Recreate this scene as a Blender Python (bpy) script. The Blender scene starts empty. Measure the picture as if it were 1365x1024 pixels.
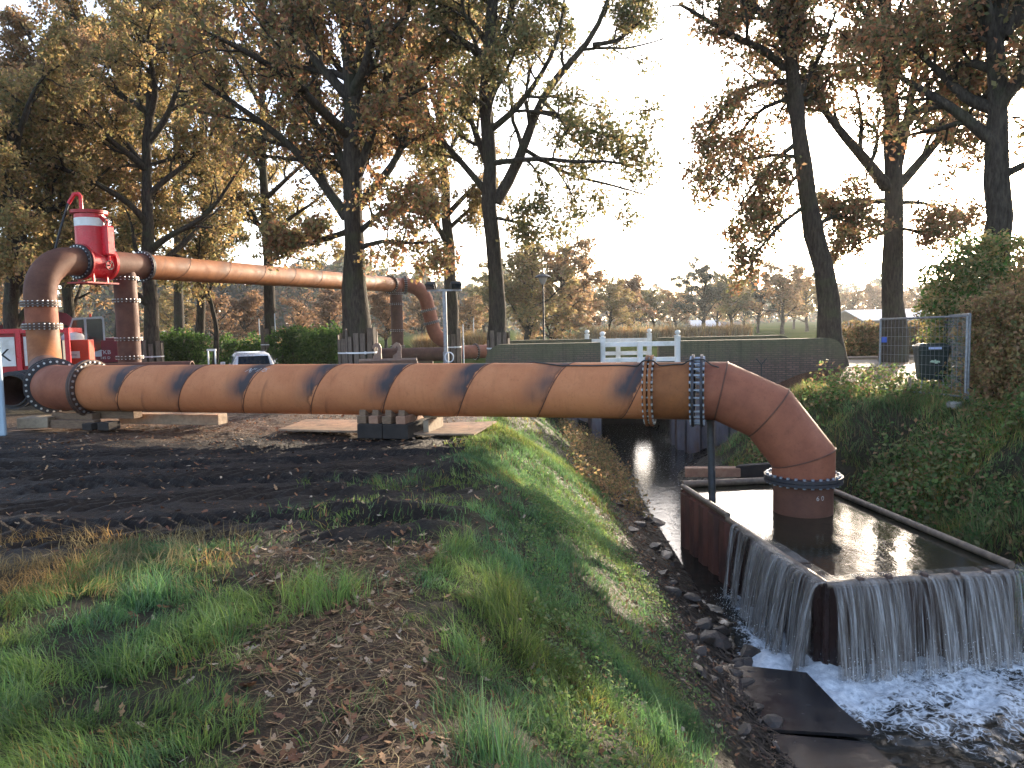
import bpy, math, random
import numpy as np
from mathutils import Vector, Matrix
rnd = random.Random(7)
rng = np.random.default_rng(11)
R = math.radians
scene = bpy.context.scene
col = scene.collection

# ------------------------------------------------------------------ camera
CAM_Z = 1.9
PITCH, ROLL, FPX = R(4.69), R(1.2), 1000.0          # focal length in pixels of a 1365 px wide frame
fw = np.array([0, math.cos(PITCH), -math.sin(PITCH)])
up0 = np.array([0, math.sin(PITCH), math.cos(PITCH)])
rt0 = np.array([1.0, 0, 0])
rt = math.cos(ROLL) * rt0 - math.sin(ROLL) * up0
up = math.cos(ROLL) * up0 + math.sin(ROLL) * rt0
CAM = np.array([0, 0, CAM_Z])
cd = bpy.data.cameras.new("camera")
cam = bpy.data.objects.new("camera", cd)
col.objects.link(cam)
cd.sensor_width = 36.0
cd.lens = 36.0 * FPX / 1365.0
cd.clip_start, cd.clip_end = 0.05, 4000
cam.matrix_world = Matrix(((rt[0], up[0], -fw[0], 0), (rt[1], up[1], -fw[1], 0), (rt[2], up[2], -fw[2], CAM_Z), (0, 0, 0, 1)))
scene.camera = cam

# ------------------------------------------------------------------ sky, sun, exposure
SUN_AZ, SUN_EL = R(31.6), R(11.3)
world = bpy.data.worlds.new("World")
scene.world = world
world.use_nodes = True
wt = world.node_tree
wt.nodes.clear()
wo = wt.nodes.new("ShaderNodeOutputWorld")
wb = wt.nodes.new("ShaderNodeBackground")
ws = wt.nodes.new("ShaderNodeTexSky")
ws.sky_type = 'NISHITA'
ws.sun_disc = False
ws.sun_elevation = SUN_EL
ws.sun_rotation = SUN_AZ
ws.air_density, ws.dust_density, ws.ozone_density = 0.75, 2.2, 2.2
wb.inputs[1].default_value = 0.13
# thin, even veil of high cloud over the whole sky
wtc = wt.nodes.new("ShaderNodeTexCoord")
wmp = wt.nodes.new("ShaderNodeMapping"); wmp.inputs['Scale'].default_value = (1.0, 1.0, 3.2)
wn = wt.nodes.new("ShaderNodeTexNoise"); wn.inputs['Scale'].default_value = 2.3; wn.inputs['Detail'].default_value = 6
wr = wt.nodes.new("ShaderNodeMapRange"); wr.inputs[1].default_value = 0.38; wr.inputs[2].default_value = 0.72; wr.inputs[3].default_value = 0.0; wr.inputs[4].default_value = 0.6
whs = wt.nodes.new("ShaderNodeHueSaturation"); whs.inputs['Saturation'].default_value = 0.25; whs.inputs['Value'].default_value = 1.25
wmx = wt.nodes.new("ShaderNodeMix"); wmx.data_type = 'RGBA'
wt.links.new(wtc.outputs['Generated'], wmp.inputs[0]); wt.links.new(wmp.outputs[0], wn.inputs['Vector'])
wt.links.new(wn.outputs[0], wr.inputs[0]); wt.links.new(wr.outputs[0], wmx.inputs[0])
wt.links.new(ws.outputs[0], wmx.inputs[6]); wt.links.new(ws.outputs[0], whs.inputs['Color']); wt.links.new(whs.outputs[0], wmx.inputs[7])
wwb = wt.nodes.new("ShaderNodeMix"); wwb.data_type = 'RGBA'; wwb.blend_type = 'MULTIPLY'; wwb.inputs[0].default_value = 1.0; wwb.inputs[7].default_value = (1.06, .985, .92, 1)   # white balance of the phone
wt.links.new(wmx.outputs[2], wwb.inputs[6]); wt.links.new(wwb.outputs[2], wb.inputs[0]); wt.links.new(wb.outputs[0], wo.inputs[0])
sd = bpy.data.lights.new("sun", 'SUN')
sd.energy, sd.angle, sd.color = 2.5, R(0.6), (1.0, 0.83, 0.62)
sun = bpy.data.objects.new("sun", sd)
col.objects.link(sun)
SUN = Vector((math.sin(SUN_AZ) * math.cos(SUN_EL), math.cos(SUN_AZ) * math.cos(SUN_EL), math.sin(SUN_EL)))
sun.rotation_euler = SUN.to_track_quat('Z', 'Y').to_euler()
sun.location = SUN * 300
vs = scene.view_settings
vs.view_transform, vs.look, vs.exposure, vs.gamma = 'Standard', 'None', 2.6, 1.0
vs.use_curve_mapping = False
cy = scene.cycles
cy.use_denoising = True
cy.max_bounces, cy.diffuse_bounces, cy.glossy_bounces, cy.transmission_bounces, cy.transparent_max_bounces = 6, 3, 3, 4, 10
cy.sample_clamp_indirect = 6.0
cy.caustics_reflective = cy.caustics_refractive = False

# ------------------------------------------------------------------ helpers: measure
def ray(u, v):
    return (u - 682.5) / FPX * rt + (512 - v) / FPX * up + fw
def at(u, v, Y):                                     # the point seen at a spot of the photograph, Y metres away
    d = ray(u, v)
    return CAM + d * (Y / d[1])
def gz(u, v, z):
    d = ray(u, v)
    return CAM + d * ((z - CAM_Z) / d[2])
def V(*a): return np.array(a, float)
def nrm(a):
    a = np.asarray(a, float)
    return a / np.maximum(np.linalg.norm(a, axis=-1, keepdims=True), 1e-9)
def sst(a, b, x):
    t = np.clip((np.asarray(x, float) - a) / (b - a), 0, 1)
    return t * t * (3 - 2 * t)
def _hash(ix, iy, s):
    h = (ix.astype(np.int64) * 374761393 + iy.astype(np.int64) * 668265263 + s * 974634777) & 0x7fffffff
    h = ((h ^ (h >> 13)) * 1274126177) & 0x7fffffff
    return ((h ^ (h >> 16)) & 0xffff) / 65535.0
def vn(x, y, sc=1.0, s=0):                            # value noise 0..1
    x = np.asarray(x, float) / sc; y = np.asarray(y, float) / sc
    ix, iy = np.floor(x), np.floor(y)
    fx, fy = x - ix, y - iy
    fx, fy = fx * fx * (3 - 2 * fx), fy * fy * (3 - 2 * fy)
    a, b, c, d = _hash(ix, iy, s), _hash(ix + 1, iy, s), _hash(ix, iy + 1, s), _hash(ix + 1, iy + 1, s)
    return (a * (1 - fx) + b * fx) * (1 - fy) + (c * (1 - fx) + d * fx) * fy
def fbm(x, y, sc, s=0, o=4):
    t = 0; a = .5; w = 0
    for k in range(o):
        t = t + a * vn(x, y, sc / 2 ** k, s + k * 17); w += a; a *= .55
    return t / w

# ------------------------------------------------------------------ helpers: objects
def tag(o, label=None, cat=None, group=None, kind=None):
    if label: o['label'] = label
    if cat: o['category'] = cat
    if group: o['group'] = group
    if kind: o['kind'] = kind
    return o
def empty(name, loc, label=None, cat=None, group=None, rz=0):
    o = bpy.data.objects.new(name, None)
    col.objects.link(o)
    o.location = Vector(loc)
    o.rotation_euler = (0, 0, rz)
    o.empty_display_size = .2
    return tag(o, label, cat, group)
def mesh_np(name, verts, quads=None, tris=None, smooth=False, attrs=None):
    verts = np.asarray(verts, np.float32)
    me = bpy.data.meshes.new(name)
    me.vertices.add(len(verts)); me.vertices.foreach_set('co', verts.ravel())
    nq = 0 if quads is None else len(quads); nt = 0 if tris is None else len(tris)
    parts, starts = [], []
    if nq: parts.append(np.asarray(quads, np.int32).ravel())
    if nt: parts.append(np.asarray(tris, np.int32).ravel())
    loops = np.concatenate(parts)
    st = np.concatenate([np.arange(nq) * 4, nq * 4 + np.arange(nt) * 3]).astype(np.int32)
    me.loops.add(len(loops)); me.loops.foreach_set('vertex_index', loops)
    me.polygons.add(nq + nt); me.polygons.foreach_set('loop_start', st)
    if smooth: me.polygons.foreach_set('use_smooth', np.ones(nq + nt, bool))
    for k, a in (attrs or {}).items():
        a = np.asarray(a, np.float32)
        if a.ndim == 1:
            at_ = me.attributes.new(k, 'FLOAT', 'POINT'); at_.data.foreach_set('value', a)
        elif a.shape[1] == 3:
            at_ = me.attributes.new(k, 'FLOAT_VECTOR', 'POINT'); at_.data.foreach_set('vector', a.ravel())
        else:
            at_ = me.attributes.new(k, 'FLOAT_COLOR', 'POINT'); at_.data.foreach_set('color', a.ravel())
    me.update(); me.validate()
    return me
def link(name, me, mat=None, parent=None):
    o = bpy.data.objects.new(name, me)
    col.objects.link(o)
    if mat is not None:
        me.materials.clear(); me.materials.append(mat)
    if parent is not None:
        o.parent = parent
        m = Matrix.LocRotScale(parent.location, parent.rotation_euler, parent.scale) if parent.parent is None else parent.matrix_basis
        o.matrix_parent_inverse = world_of(parent).inverted()
    return o
def world_of(o):
    m = o.matrix_basis.copy()
    if o.parent is not None:
        m = world_of(o.parent) @ o.matrix_parent_inverse @ m
    return m
class MB:                                             # collects shapes into one mesh, world coordinates
    def __init__(s): s.v = []; s.f = []; s.a = []
    def add(s, verts, faces, at_=None):
        b = len(s.v)
        s.v += [tuple(map(float, p)) for p in verts]
        s.f += [tuple(i + b for i in f) for f in faces]
        s.a += ([tuple(map(float, p)) for p in at_] if at_ is not None else [(0, 0, 0)] * len(verts))
        return s
    def box(s, c, size, M=None, rz=0, bev=0.0):
        hx, hy, hz = size[0] / 2, size[1] / 2, size[2] / 2
        if M is None: M = Matrix.Rotation(rz, 3, 'Z')
        b = min(bev, hx * .9, hy * .9, hz * .9)
        c = Vector(c)
        if b <= 0:
            vs_ = [Vector((x, y, z)) for z in (-hz, hz) for y in (-hy, hy) for x in (-hx, hx)]
            fs = [(0, 2, 3, 1), (4, 5, 7, 6), (0, 1, 5, 4), (2, 6, 7, 3), (0, 4, 6, 2), (1, 3, 7, 5)]
        else:
            vs_ = []; idx = {}
            for sx in (-1, 1):
                for sy in (-1, 1):
                    for sz in (-1, 1):
                        for ax in range(3):
                            p = [sx * (hx - b), sy * (hy - b), sz * (hz - b)]
                            p[ax] = (sx * hx, sy * hy, sz * hz)[ax]
                            idx[(sx, sy, sz, ax)] = len(vs_); vs_.append(Vector(p))
            fs = []
            for ax in range(3):
                o1, o2 = [(1, 2), (2, 0), (0, 1)][ax]
                for sg in (-1, 1):
                    q = []
                    for a1, a2 in ((-1, -1), (1, -1), (1, 1), (-1, 1)):
                        k = [0, 0, 0]; k[ax] = sg; k[o1] = a1; k[o2] = a2
                        q.append(idx[(*k, ax)])
                    fs.append(tuple(q if sg > 0 else q[::-1]))
            for ax in range(3):
                o1, o2 = [(1, 2), (2, 0), (0, 1)][ax]
                for a1 in (-1, 1):
                    for a2 in (-1, 1):
                        k0 = [0, 0, 0]; k1 = [0, 0, 0]
                        k0[ax] = -1; k1[ax] = 1
                        for k in (k0, k1): k[o1] = a1; k[o2] = a2
                        fs.append((idx[(*k0, o1)], idx[(*k1, o1)], idx[(*k1, o2)], idx[(*k0, o2)]))
            for sx in (-1, 1):
                for sy in (-1, 1):
                    for sz in (-1, 1):
                        fs.append((idx[(sx, sy, sz, 0)], idx[(sx, sy, sz, 1)], idx[(sx, sy, sz, 2)]))
        return s.add([M @ p + c for p in vs_], fs)
    def bar(s, p0, p1, w, h, upv=(0, 0, 1), bev=0.0):   # rectangular bar between two points
        p0, p1 = Vector(p0), Vector(p1)
        x = (p1 - p0); L = x.length; x.normalize()
        u = Vector(upv); y = u.cross(x)
        if y.length < 1e-4: y = Vector((0, 1, 0)).cross(x)
        y.normalize(); z = x.cross(y)
        M = Matrix((x, y, z)).transposed()
        return s.box((p0 + p1) / 2, (L, w, h), M, bev=bev)
    def tube(s, pts, rad, n=16, caps=True, closed=False):
        P = [Vector(p) for p in pts]; k = len(P)
        rr = [rad] * k if np.isscalar(rad) else list(rad)
        T = []
        for i in range(k):
            a = P[i] - P[i - 1] if i else P[1] - P[0]
            b = P[i + 1] - P[i] if i < k - 1 else P[-1] - P[-2]
            T.append((a.normalized(), b.normalized()))
        t = T[0][1]
        ref = Vector((0, 0, 1)) if abs(t.z) < .9 else Vector((0, 1, 0))
        nx = (ref - t * ref.dot(t)).normalized()
        vs_, at_ = [], []; ax = 0
        for i in range(k):
            d = T[i][0] if i else T[i][1]                 # incoming direction, ring sheared on to the mitre plane
            nx = (nx - d * nx.dot(d)).normalized(); ny = d.cross(nx)
            pn = (T[i][0] + T[i][1]).normalized()
            if i: ax += (P[i] - P[i - 1]).length
            for j in range(n):
                th = 2 * math.pi * j / n
                q = nx * math.cos(th) * rr[i] + ny * math.sin(th) * rr[i]
                q = q - d * (q.dot(pn) / max(.3, d.dot(pn)))
                vs_.append(P[i] + q); at_.append((ax, math.cos(th), math.sin(th)))
        fs = [(i * n + j, i * n + (j + 1) % n, (i + 1) * n + (j + 1) % n, (i + 1) * n + j) for i in range(k - 1) for j in range(n)]
        if caps:
            fs += [tuple(range(n))[::-1], tuple((k - 1) * n + j for j in range(n))]
        return s.add(vs_, fs, at_)
    def ring(s, c, d, r0, r1, th, n=40):                  # annular disc, thickness th centred on c
        c, d = Vector(c), Vector(d).normalized()
        ref = Vector((0, 0, 1)) if abs(d.z) < .9 else Vector((0, 1, 0))
        x = (ref - d * ref.dot(d)).normalized(); y = d.cross(x)
        vs_ = []
        for rr, h in ((r0, -th / 2), (r1, -th / 2), (r1, th / 2), (r0, th / 2)):
            for j in range(n):
                a = 2 * math.pi * j / n
                vs_.append(c + (x * math.cos(a) + y * math.sin(a)) * rr + d * h)
        fs = [(k * n + j, k * n + (j + 1) % n, ((k + 1) % 4) * n + (j + 1) % n, ((k + 1) % 4) * n + j) for k in range(4) for j in range(n)]
        return s.add(vs_, fs)
    def lathe(s, base, prof, n=24, d=(0, 0, 1)):          # profile of (radius, height)
        c, d = Vector(base), Vector(d).normalized()
        ref = Vector((1, 0, 0)) if abs(d.x) < .9 else Vector((0, 1, 0))
        x = (ref - d * ref.dot(d)).normalized(); y = d.cross(x)
        vs_ = [c + (x * math.cos(2 * math.pi * j / n) + y * math.sin(2 * math.pi * j / n)) * r + d * h for r, h in prof for j in range(n)]
        m = len(prof)
        fs = [(i * n + j, i * n + (j + 1) % n, (i + 1) * n + (j + 1) % n, (i + 1) * n + j) for i in range(m - 1) for j in range(n)]
        fs += [tuple(range(n))[::-1], tuple((m - 1) * n + j for j in range(n))]
        return s.add(vs_, fs)
    def prism(s, poly, off):                              # flat polygon of 3-D points pushed along off
        n = len(poly); off = Vector(off)
        vs_ = [Vector(p) for p in poly] + [Vector(p) + off for p in poly]
        fs = [tuple(range(n))[::-1], tuple(range(n, 2 * n))] + [(i, (i + 1) % n, n + (i + 1) % n, n + i) for i in range(n)]
        return s.add(vs_, fs)
    def mesh(s, name, smooth=None):
        me = bpy.data.meshes.new(name)
        me.from_pydata(s.v, [], s.f)
        a = me.attributes.new('pc', 'FLOAT_VECTOR', 'POINT')
        a.data.foreach_set('vector', np.asarray(s.a, np.float32).ravel())
        if smooth is not None:
            me.polygons.foreach_set('use_smooth', np.ones(len(me.polygons), bool))
            me.set_sharp_from_angle(angle=R(smooth))
        me.update()
        return me
    def build(s, name, mat, parent=None, smooth=None):
        return link(name, s.mesh(name, smooth), mat, parent)
def part(name, mat, parent, smooth=None, **kw):
    return MB().box(**kw).build(name, mat, parent, smooth)

# ------------------------------------------------------------------ materials
class NT:
    def __init__(s, name):
        s.m = bpy.data.materials.new(name); s.m.use_nodes = True
        s.t = s.m.node_tree; s.t.nodes.clear()
        s.out = s.t.nodes.new("ShaderNodeOutputMaterial")
    def n(s, kind, **kw):
        nd = s.t.nodes.new("ShaderNode" + kind)
        for k, v in kw.items():
            if k.startswith('i_'): nd.inputs[k[2:].replace('_', ' ')].default_value = v
            else: setattr(nd, k, v)
        return nd
    def l(s, a, b): s.t.links.new(a, b)
    def coord(s, kind='Object'): return s.n("TexCoord").outputs[kind]
    def noise(s, vec, scale, detail=4, rough=.55, dist=0):
        nd = s.n("TexNoise"); nd.inputs['Scale'].default_value = scale; nd.inputs['Detail'].default_value = detail
        nd.inputs['Roughness'].default_value = rough; nd.inputs['Distortion'].default_value = dist
        s.l(vec, nd.inputs['Vector']); return nd.outputs[0]
    def mapr(s, x, a, b, c=0., d=1., smooth=False):
        nd = s.n("MapRange"); nd.inputs[1].default_value = a; nd.inputs[2].default_value = b
        nd.inputs[3].default_value = c; nd.inputs[4].default_value = d
        if smooth: nd.interpolation_type = 'SMOOTHSTEP'
        s.l(x, nd.inputs[0]); return nd.outputs[0]
    def mul(s, a, b, op='MULTIPLY'):
        nd = s.n("Math"); nd.operation = op
        for i, x in enumerate((a, b)):
            if x is None: continue
            if isinstance(x, (int, float)): nd.inputs[i].default_value = x
            else: s.l(x, nd.inputs[i])
        return nd.outputs[0]
    def mix(s, f, a, b):
        nd = s.n("Mix"); nd.data_type = 'RGBA'
        for i, x in ((0, f), (6, a), (7, b)):
            if isinstance(x, tuple): nd.inputs[i].default_value = (*x[:3], 1)
            elif isinstance(x, (int, float)): nd.inputs[i].default_value = x
            else: s.l(x, nd.inputs[i])
        return nd.outputs[2]
    def attr(s, name, o='Fac'):
        nd = s.n("Attribute"); nd.attribute_name = name; return nd.outputs[o]
    def sep(s, v):
        nd = s.n("SeparateXYZ"); s.l(v, nd.inputs[0]); return nd.outputs
    def comb(s, x, y, z):
        nd = s.n("CombineXYZ")
        for i, q in enumerate((x, y, z)):
            if isinstance(q, (int, float)): nd.inputs[i].default_value = q
            else: s.l(q, nd.inputs[i])
        return nd.outputs[0]
    def scale(s, v, x, y, z):
        nd = s.n("Mapping"); nd.inputs['Scale'].default_value = (x, y, z); s.l(v, nd.inputs[0]); return nd.outputs[0]
    def bump(s, h, strength=.3, dist=.02):
        nd = s.n("Bump"); nd.inputs['Strength'].default_value = strength; nd.inputs['Distance'].default_value = dist
        s.l(h, nd.inputs['Height']); return nd.outputs[0]
    def bsdf(s, color, rough=.6, metal=0., spec=.5, normal=None, **kw):
        b = s.n("BsdfPrincipled")
        for k, x in (('Base Color', color), ('Roughness', rough), ('Metallic', metal), ('Specular IOR Level', spec)):
            if isinstance(x, tuple): b.inputs[k].default_value = (*x[:3], 1)
            elif isinstance(x, (int, float)): b.inputs[k].default_value = x
            else: s.l(x, b.inputs[k])
        if normal is not None: s.l(normal, b.inputs['Normal'])
        for k, x in kw.items(): b.inputs[k].default_value = x
        return b.outputs[0]
    def done(s, shader):
        s.l(shader, s.out.inputs[0]); return s.m
def simple(name, c1, c2=None, scale=6, rough=.6, metal=0., bump=.15, bscale=None, spec=.4, stretch=(1, 1, 1), dirt=None):
    m = NT(name); co = m.scale(m.coord(), *stretch)
    c2 = c2 or tuple(x * .7 for x in c1)
    f = m.mapr(m.noise(co, scale, 6, .62), .35, .68)
    c = m.mix(f, c1, c2)
    if dirt:
        g = m.mapr(m.noise(co, scale * .35, 5, .7), .5, .68)
        c = m.mix(g, c, dirt)
    rg = m.mapr(m.noise(co, scale * 2, 3), .3, .7, rough - .1, min(1, rough + .12))
    nb = m.bump(m.noise(co, bscale or scale * 5, 5, .65), bump, .02)
    return m.done(m.bsdf(c, rg, metal, spec, nb))
def pipe_mat(name, c1, c2, stain, pitch, amount):
    # rolled steel with a spiral weld: the scorched paint beside the weld follows the spiral
    m = NT(name)
    ax, ct, st = m.sep(m.attr('pc', 'Vector'))
    th = m.mul(m.mul(st, ct, 'ARCTAN2'), 1 / (2 * math.pi))
    ph = m.mul(m.mul(m.mul(ax, -1 / pitch), m.mul(th, -1.0), 'ADD'), 1.0, 'FRACT')
    co = m.coord()
    n1 = m.noise(co, 2.2, 6, .65); n2 = m.noise(co, 22, 5, .7); n3 = m.noise(co, .9, 3)
    streak = m.noise(m.comb(m.mul(ax, 14), m.mul(ct, .8), m.mul(st, 1.2)), 1.0, 5, .6)
    c = m.mix(m.mapr(n1, .36, .66), c1, c2)
    c = m.mix(m.mapr(n2, .55, .75, 0, .45), c, tuple(x * .45 for x in c2))
    c = m.mix(m.mapr(streak, .55, .75, 0, .35), c, tuple(x * .55 for x in c1))
    if amount > 0:
        dd = m.mul(ph, m.mapr(n1, .3, .7, -.05, .05), 'ADD')
        side = m.mul(m.mapr(dd, .0, .03, 0., 1., True), m.mapr(dd, .05, .44, 1., 0., True))
        topw = m.mapr(ct, -.62, .30, .08, 1., True)
        blot = m.mul(m.mul(side, topw), m.mapr(n3, .34, .54, .35, 1.))
        blot = m.mul(blot, m.mapr(streak, .2, .7, .8, 1.2))
        c = m.mix(m.mul(blot, amount), c, stain)
        line = m.mul(m.mapr(dd, .0, .018, 0, 1), m.mapr(dd, .018, .05, 1, 0))
        c = m.mix(m.mul(line, .55), c, (.07, .03, .02))
        # older, thinner scrapes running the other way round
        p2 = m.mul(m.mul(m.mul(ax, 1 / (pitch * .93)), m.mul(th, .8), 'ADD'), 1.0, 'FRACT')
        l2 = m.mul(m.mul(m.mapr(p2, .40, .42, 0, 1), m.mapr(p2, .42, .47, 1, 0)), m.mapr(n3, .48, .6))
        c = m.mix(m.mul(l2, .5), c, (.13, .05, .03))
    nb = m.bump(m.mul(m.noise(co, 45, 5, .7), m.mul(n1, .8), 'ADD'), .14, .01)
    return m.done(m.bsdf(c, m.mapr(n1, .3, .7, .55, .78), 0., .22, nb))
M_ORANGE = pipe_mat("orange_primed_steel", (.52, .205, .088), (.44, .16, .070), (.055, .045, .048), 1.38, 1.2)
M_ORANGE2 = pipe_mat("orange_steel_plain", (.28, .105, .036), (.20, .072, .028), (.06, .045, .04), 2.4, .75)
M_RUST = pipe_mat("rusted_steel", (.28, .098, .053), (.20, .068, .04), (.04, .03, .03), 1, 0)
M_RUSTD = pipe_mat("dark_rusted_steel", (.12, .052, .036), (.075, .036, .028), (.04, .03, .03), 1, 0)
M_RUSTM = pipe_mat("mid_rusted_steel", (.14, .062, .040), (.095, .043, .031), (.04, .03, .03), 1, 0)
M_FLANGE = simple("flange_steel", (.10, .055, .04), (.05, .035, .03), 18, .6, .2)
M_FLANGE_DARK = simple("flange_painted_dark", (.025, .03, .042), (.05, .04, .04), 14, .5, .2)
M_BOLT = simple("galvanised_bolt", (.55, .57, .60), (.40, .42, .45), 30, .34, .85, .05)
M_BOLT_BLUE = simple("blued_bolt", (.40, .46, .56), (.28, .33, .42), 30, .34, .8, .05)
M_RED = simple("red_paint", (.62, .018, .035), (.50, .02, .03), 5, .32, 0, .03, spec=.5)
M_REDD = simple("dull_red_paint", (.45, .02, .025), (.32, .025, .025), 4, .45, 0, .05)
M_WINE = simple("wine_red_paint", (.17, .012, .028), (.12, .015, .022), 3, .4, 0, .04)
M_ORED = simple("orange_red_paint", (.62, .055, .02), (.5, .05, .02), 4, .4, 0, .04)
M_WHITE = simple("white_paint", (.78, .78, .76), (.66, .66, .63), 4, .45, 0, .05, dirt=(.55, .54, .48))
M_GREYW = simple("pale_grey_paint", (.52, .56, .60), (.44, .48, .52), 4, .5, 0, .05)
M_BLACK = simple("black_rubber", (.018, .018, .02), (.03, .03, .03), 9, .55, 0, .06)
M_GALV = simple("galvanised_steel", (.27, .29, .31), (.19, .20, .22), 14, .5, .7, .05)
M_STEELBLUE = simple("pale_blue_steel_sheet", (.36, .47, .56), (.30, .41, .50), 4, .5, .1, .05)
M_CHALK = simple("chalk_mark", (.52, .51, .50), (.30, .27, .26), 40, .9, 0, .1)
M_TIMBER = simple("weathered_timber", (.20, .125, .075), (.105, .068, .045), 9, .8, 0, .35, stretch=(1, 1, 6))
M_TIMBER_RED = simple("fresh_sawn_timber", (.33, .19, .12), (.23, .12, .078), 8, .8, 0, .3)
M_TIMBER_DARK = simple("tarred_timber", (.018, .015, .014), (.034, .027, .023), 9, .9, 0, .35)
M_TIMBER_PALE = simple("pale_timber", (.34, .27, .19), (.22, .17, .12), 9, .8, 0, .25)
M_PLANK = simple("plank_weathered_grey", (.15, .12, .095), (.08, .062, .05), 7, .85, 0, .35, stretch=(3, 3, .5))
M_STRAP = simple("white_strap", (.7, .72, .74), (.55, .57, .6), 9, .5, 0, .05)
M_SHEET = simple("sheet_pile_steel", (.14, .125, .14), (.08, .07, .075), 4, .6, .2, .15, dirt=(.12, .06, .035), stretch=(1, 1, .35))
M_BASIN = simple("rusted_basin_steel", (.15, .055, .038), (.07, .032, .026), 4, .6, .1, .25, dirt=(.045, .03, .026), stretch=(1, 1, .35))
M_BASIN_WET = simple("wet_basin_steel", (.05, .026, .022), (.022, .015, .014), 5, .25, .1, .25, stretch=(1, 1, .35))
M_RIM = simple("worn_rim_steel", (.20, .15, .11), (.10, .075, .06), 8, .5, .2, .2)
M_WETPLATE = simple("wet_steel_plate", (.030, .028, .030), (.016, .015, .017), 3, .16, .1, .08, spec=.5, dirt=(.055, .042, .034))
M_CONCRETE = simple("concrete", (.30, .29, .27), (.20, .195, .18), 5, .85, 0, .2)
M_STONE = simple("wet_rubble_stone", (.048, .038, .032), (.02, .017, .016), 9, .4, 0, .35, dirt=(.085, .045, .03))
M_BIN = simple("dark_blue_plastic", (.007, .019, .018), (.010, .024, .022), 5, .4, 0, .04)
M_LOGO = simple("pale_green_print", (.45, .62, .48), (.4, .56, .44), 5, .6, 0, .02)
M_LABELB = simple("pale_blue_sticker", (.42, .52, .78), (.38, .48, .72), 5, .5, 0, .02)
M_CARPAINT = simple("silver_car_paint", (.62, .64, .66), (.58, .6, .62), 3, .25, .3, .01, spec=.6)
def glass_mat(name, c):
    m = NT(name); return m.done(m.bsdf(c, .06, 0, .8))
M_GLASS = glass_mat("dark_tinted_glass", (.012, .02, .03))
M_LAMPGLASS = glass_mat("lamp_glass", (.35, .36, .36))
def leaf_mat(name, trans=.45, rough=.55, spec=.3):
    m = NT(name); c = m.attr('Col', 'Color')
    b = m.bsdf(c, rough, 0, spec)
    t = m.n("BsdfTranslucent"); hs = m.n("HueSaturation"); hs.inputs['Saturation'].default_value = 1.0; hs.inputs['Value'].default_value = 1.35
    m.l(c, hs.inputs['Color']); m.l(hs.outputs[0], t.inputs[0])
    mx = m.n("MixShader"); mx.inputs[0].default_value = trans
    m.l(b, mx.inputs[1]); m.l(t.outputs[0], mx.inputs[2])
    return m.done(mx.outputs[0])
M_LEAF = leaf_mat("autumn_leaves", .45, .6, .15)
M_GRASS = leaf_mat("grass_blades", .46, .6, .18)
M_LITTER = leaf_mat("fallen_leaf", .12, .75, .15)
def bark_mat():
    m = NT("oak_bark"); co = m.scale(m.coord(), 1, 1, .22)
    n = m.noise(co, 16, 6, .7); n2 = m.noise(m.coord(), 1.4, 4)
    c = m.mix(m.mapr(n, .35, .65), (.022, .018, .014), (.075, .062, .048))
    c = m.mix(m.mapr(n2, .5, .7, 0, .5), c, (.055, .065, .03))
    return m.done(m.bsdf(c, .9, 0, .15, m.bump(n, .9, .05)))
M_BARK = bark_mat()
def brick_mat():
    m = NT("old_brickwork"); x, y, z = m.sep(m.coord())
    b = m.n("TexBrick"); b.inputs['Scale'].default_value = 1.0
    b.inputs['Brick Width'].default_value = .22; b.inputs['Row Height'].default_value = .068; b.inputs['Mortar Size'].default_value = .014
    b.inputs['Color1'].default_value = (.20, .125, .10, 1); b.inputs['Color2'].default_value = (.13, .085, .07, 1); b.inputs['Mortar'].default_value = (.07, .065, .058, 1)
    m.l(m.comb(x, z, 0), b.inputs['Vector'])
    co = m.coord()
    n = m.noise(co, 1.1, 5, .65)
    moss = m.mul(m.mapr(m.mul(z, m.mapr(n, .2, .8, -.5, .5), 'ADD'), .25, 1.15, 0, .75, True), 1.0)
    c = m.mix(m.mapr(n, .4, .65, 0, .5), b.outputs[0], (.085, .068, .058))
    c = m.mix(moss, c, m.mix(m.noise(co, 12, 4), (.075, .085, .045), (.15, .145, .085)))
    streak = m.noise(m.scale(co, 3.2, 1, .22), 2.2, 4)
    c = m.mix(m.mapr(streak, .5, .72, 0, .5), c, (.045, .045, .035))
    h = m.mul(m.mapr(b.outputs[1], 0, 1, 1, 0), m.mul(m.noise(co, 30, 4), .4), 'ADD')
    return m.done(m.bsdf(c, .9, 0, .2, m.bump(h, .7, .012)))
M_BRICK = brick_mat()

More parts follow.
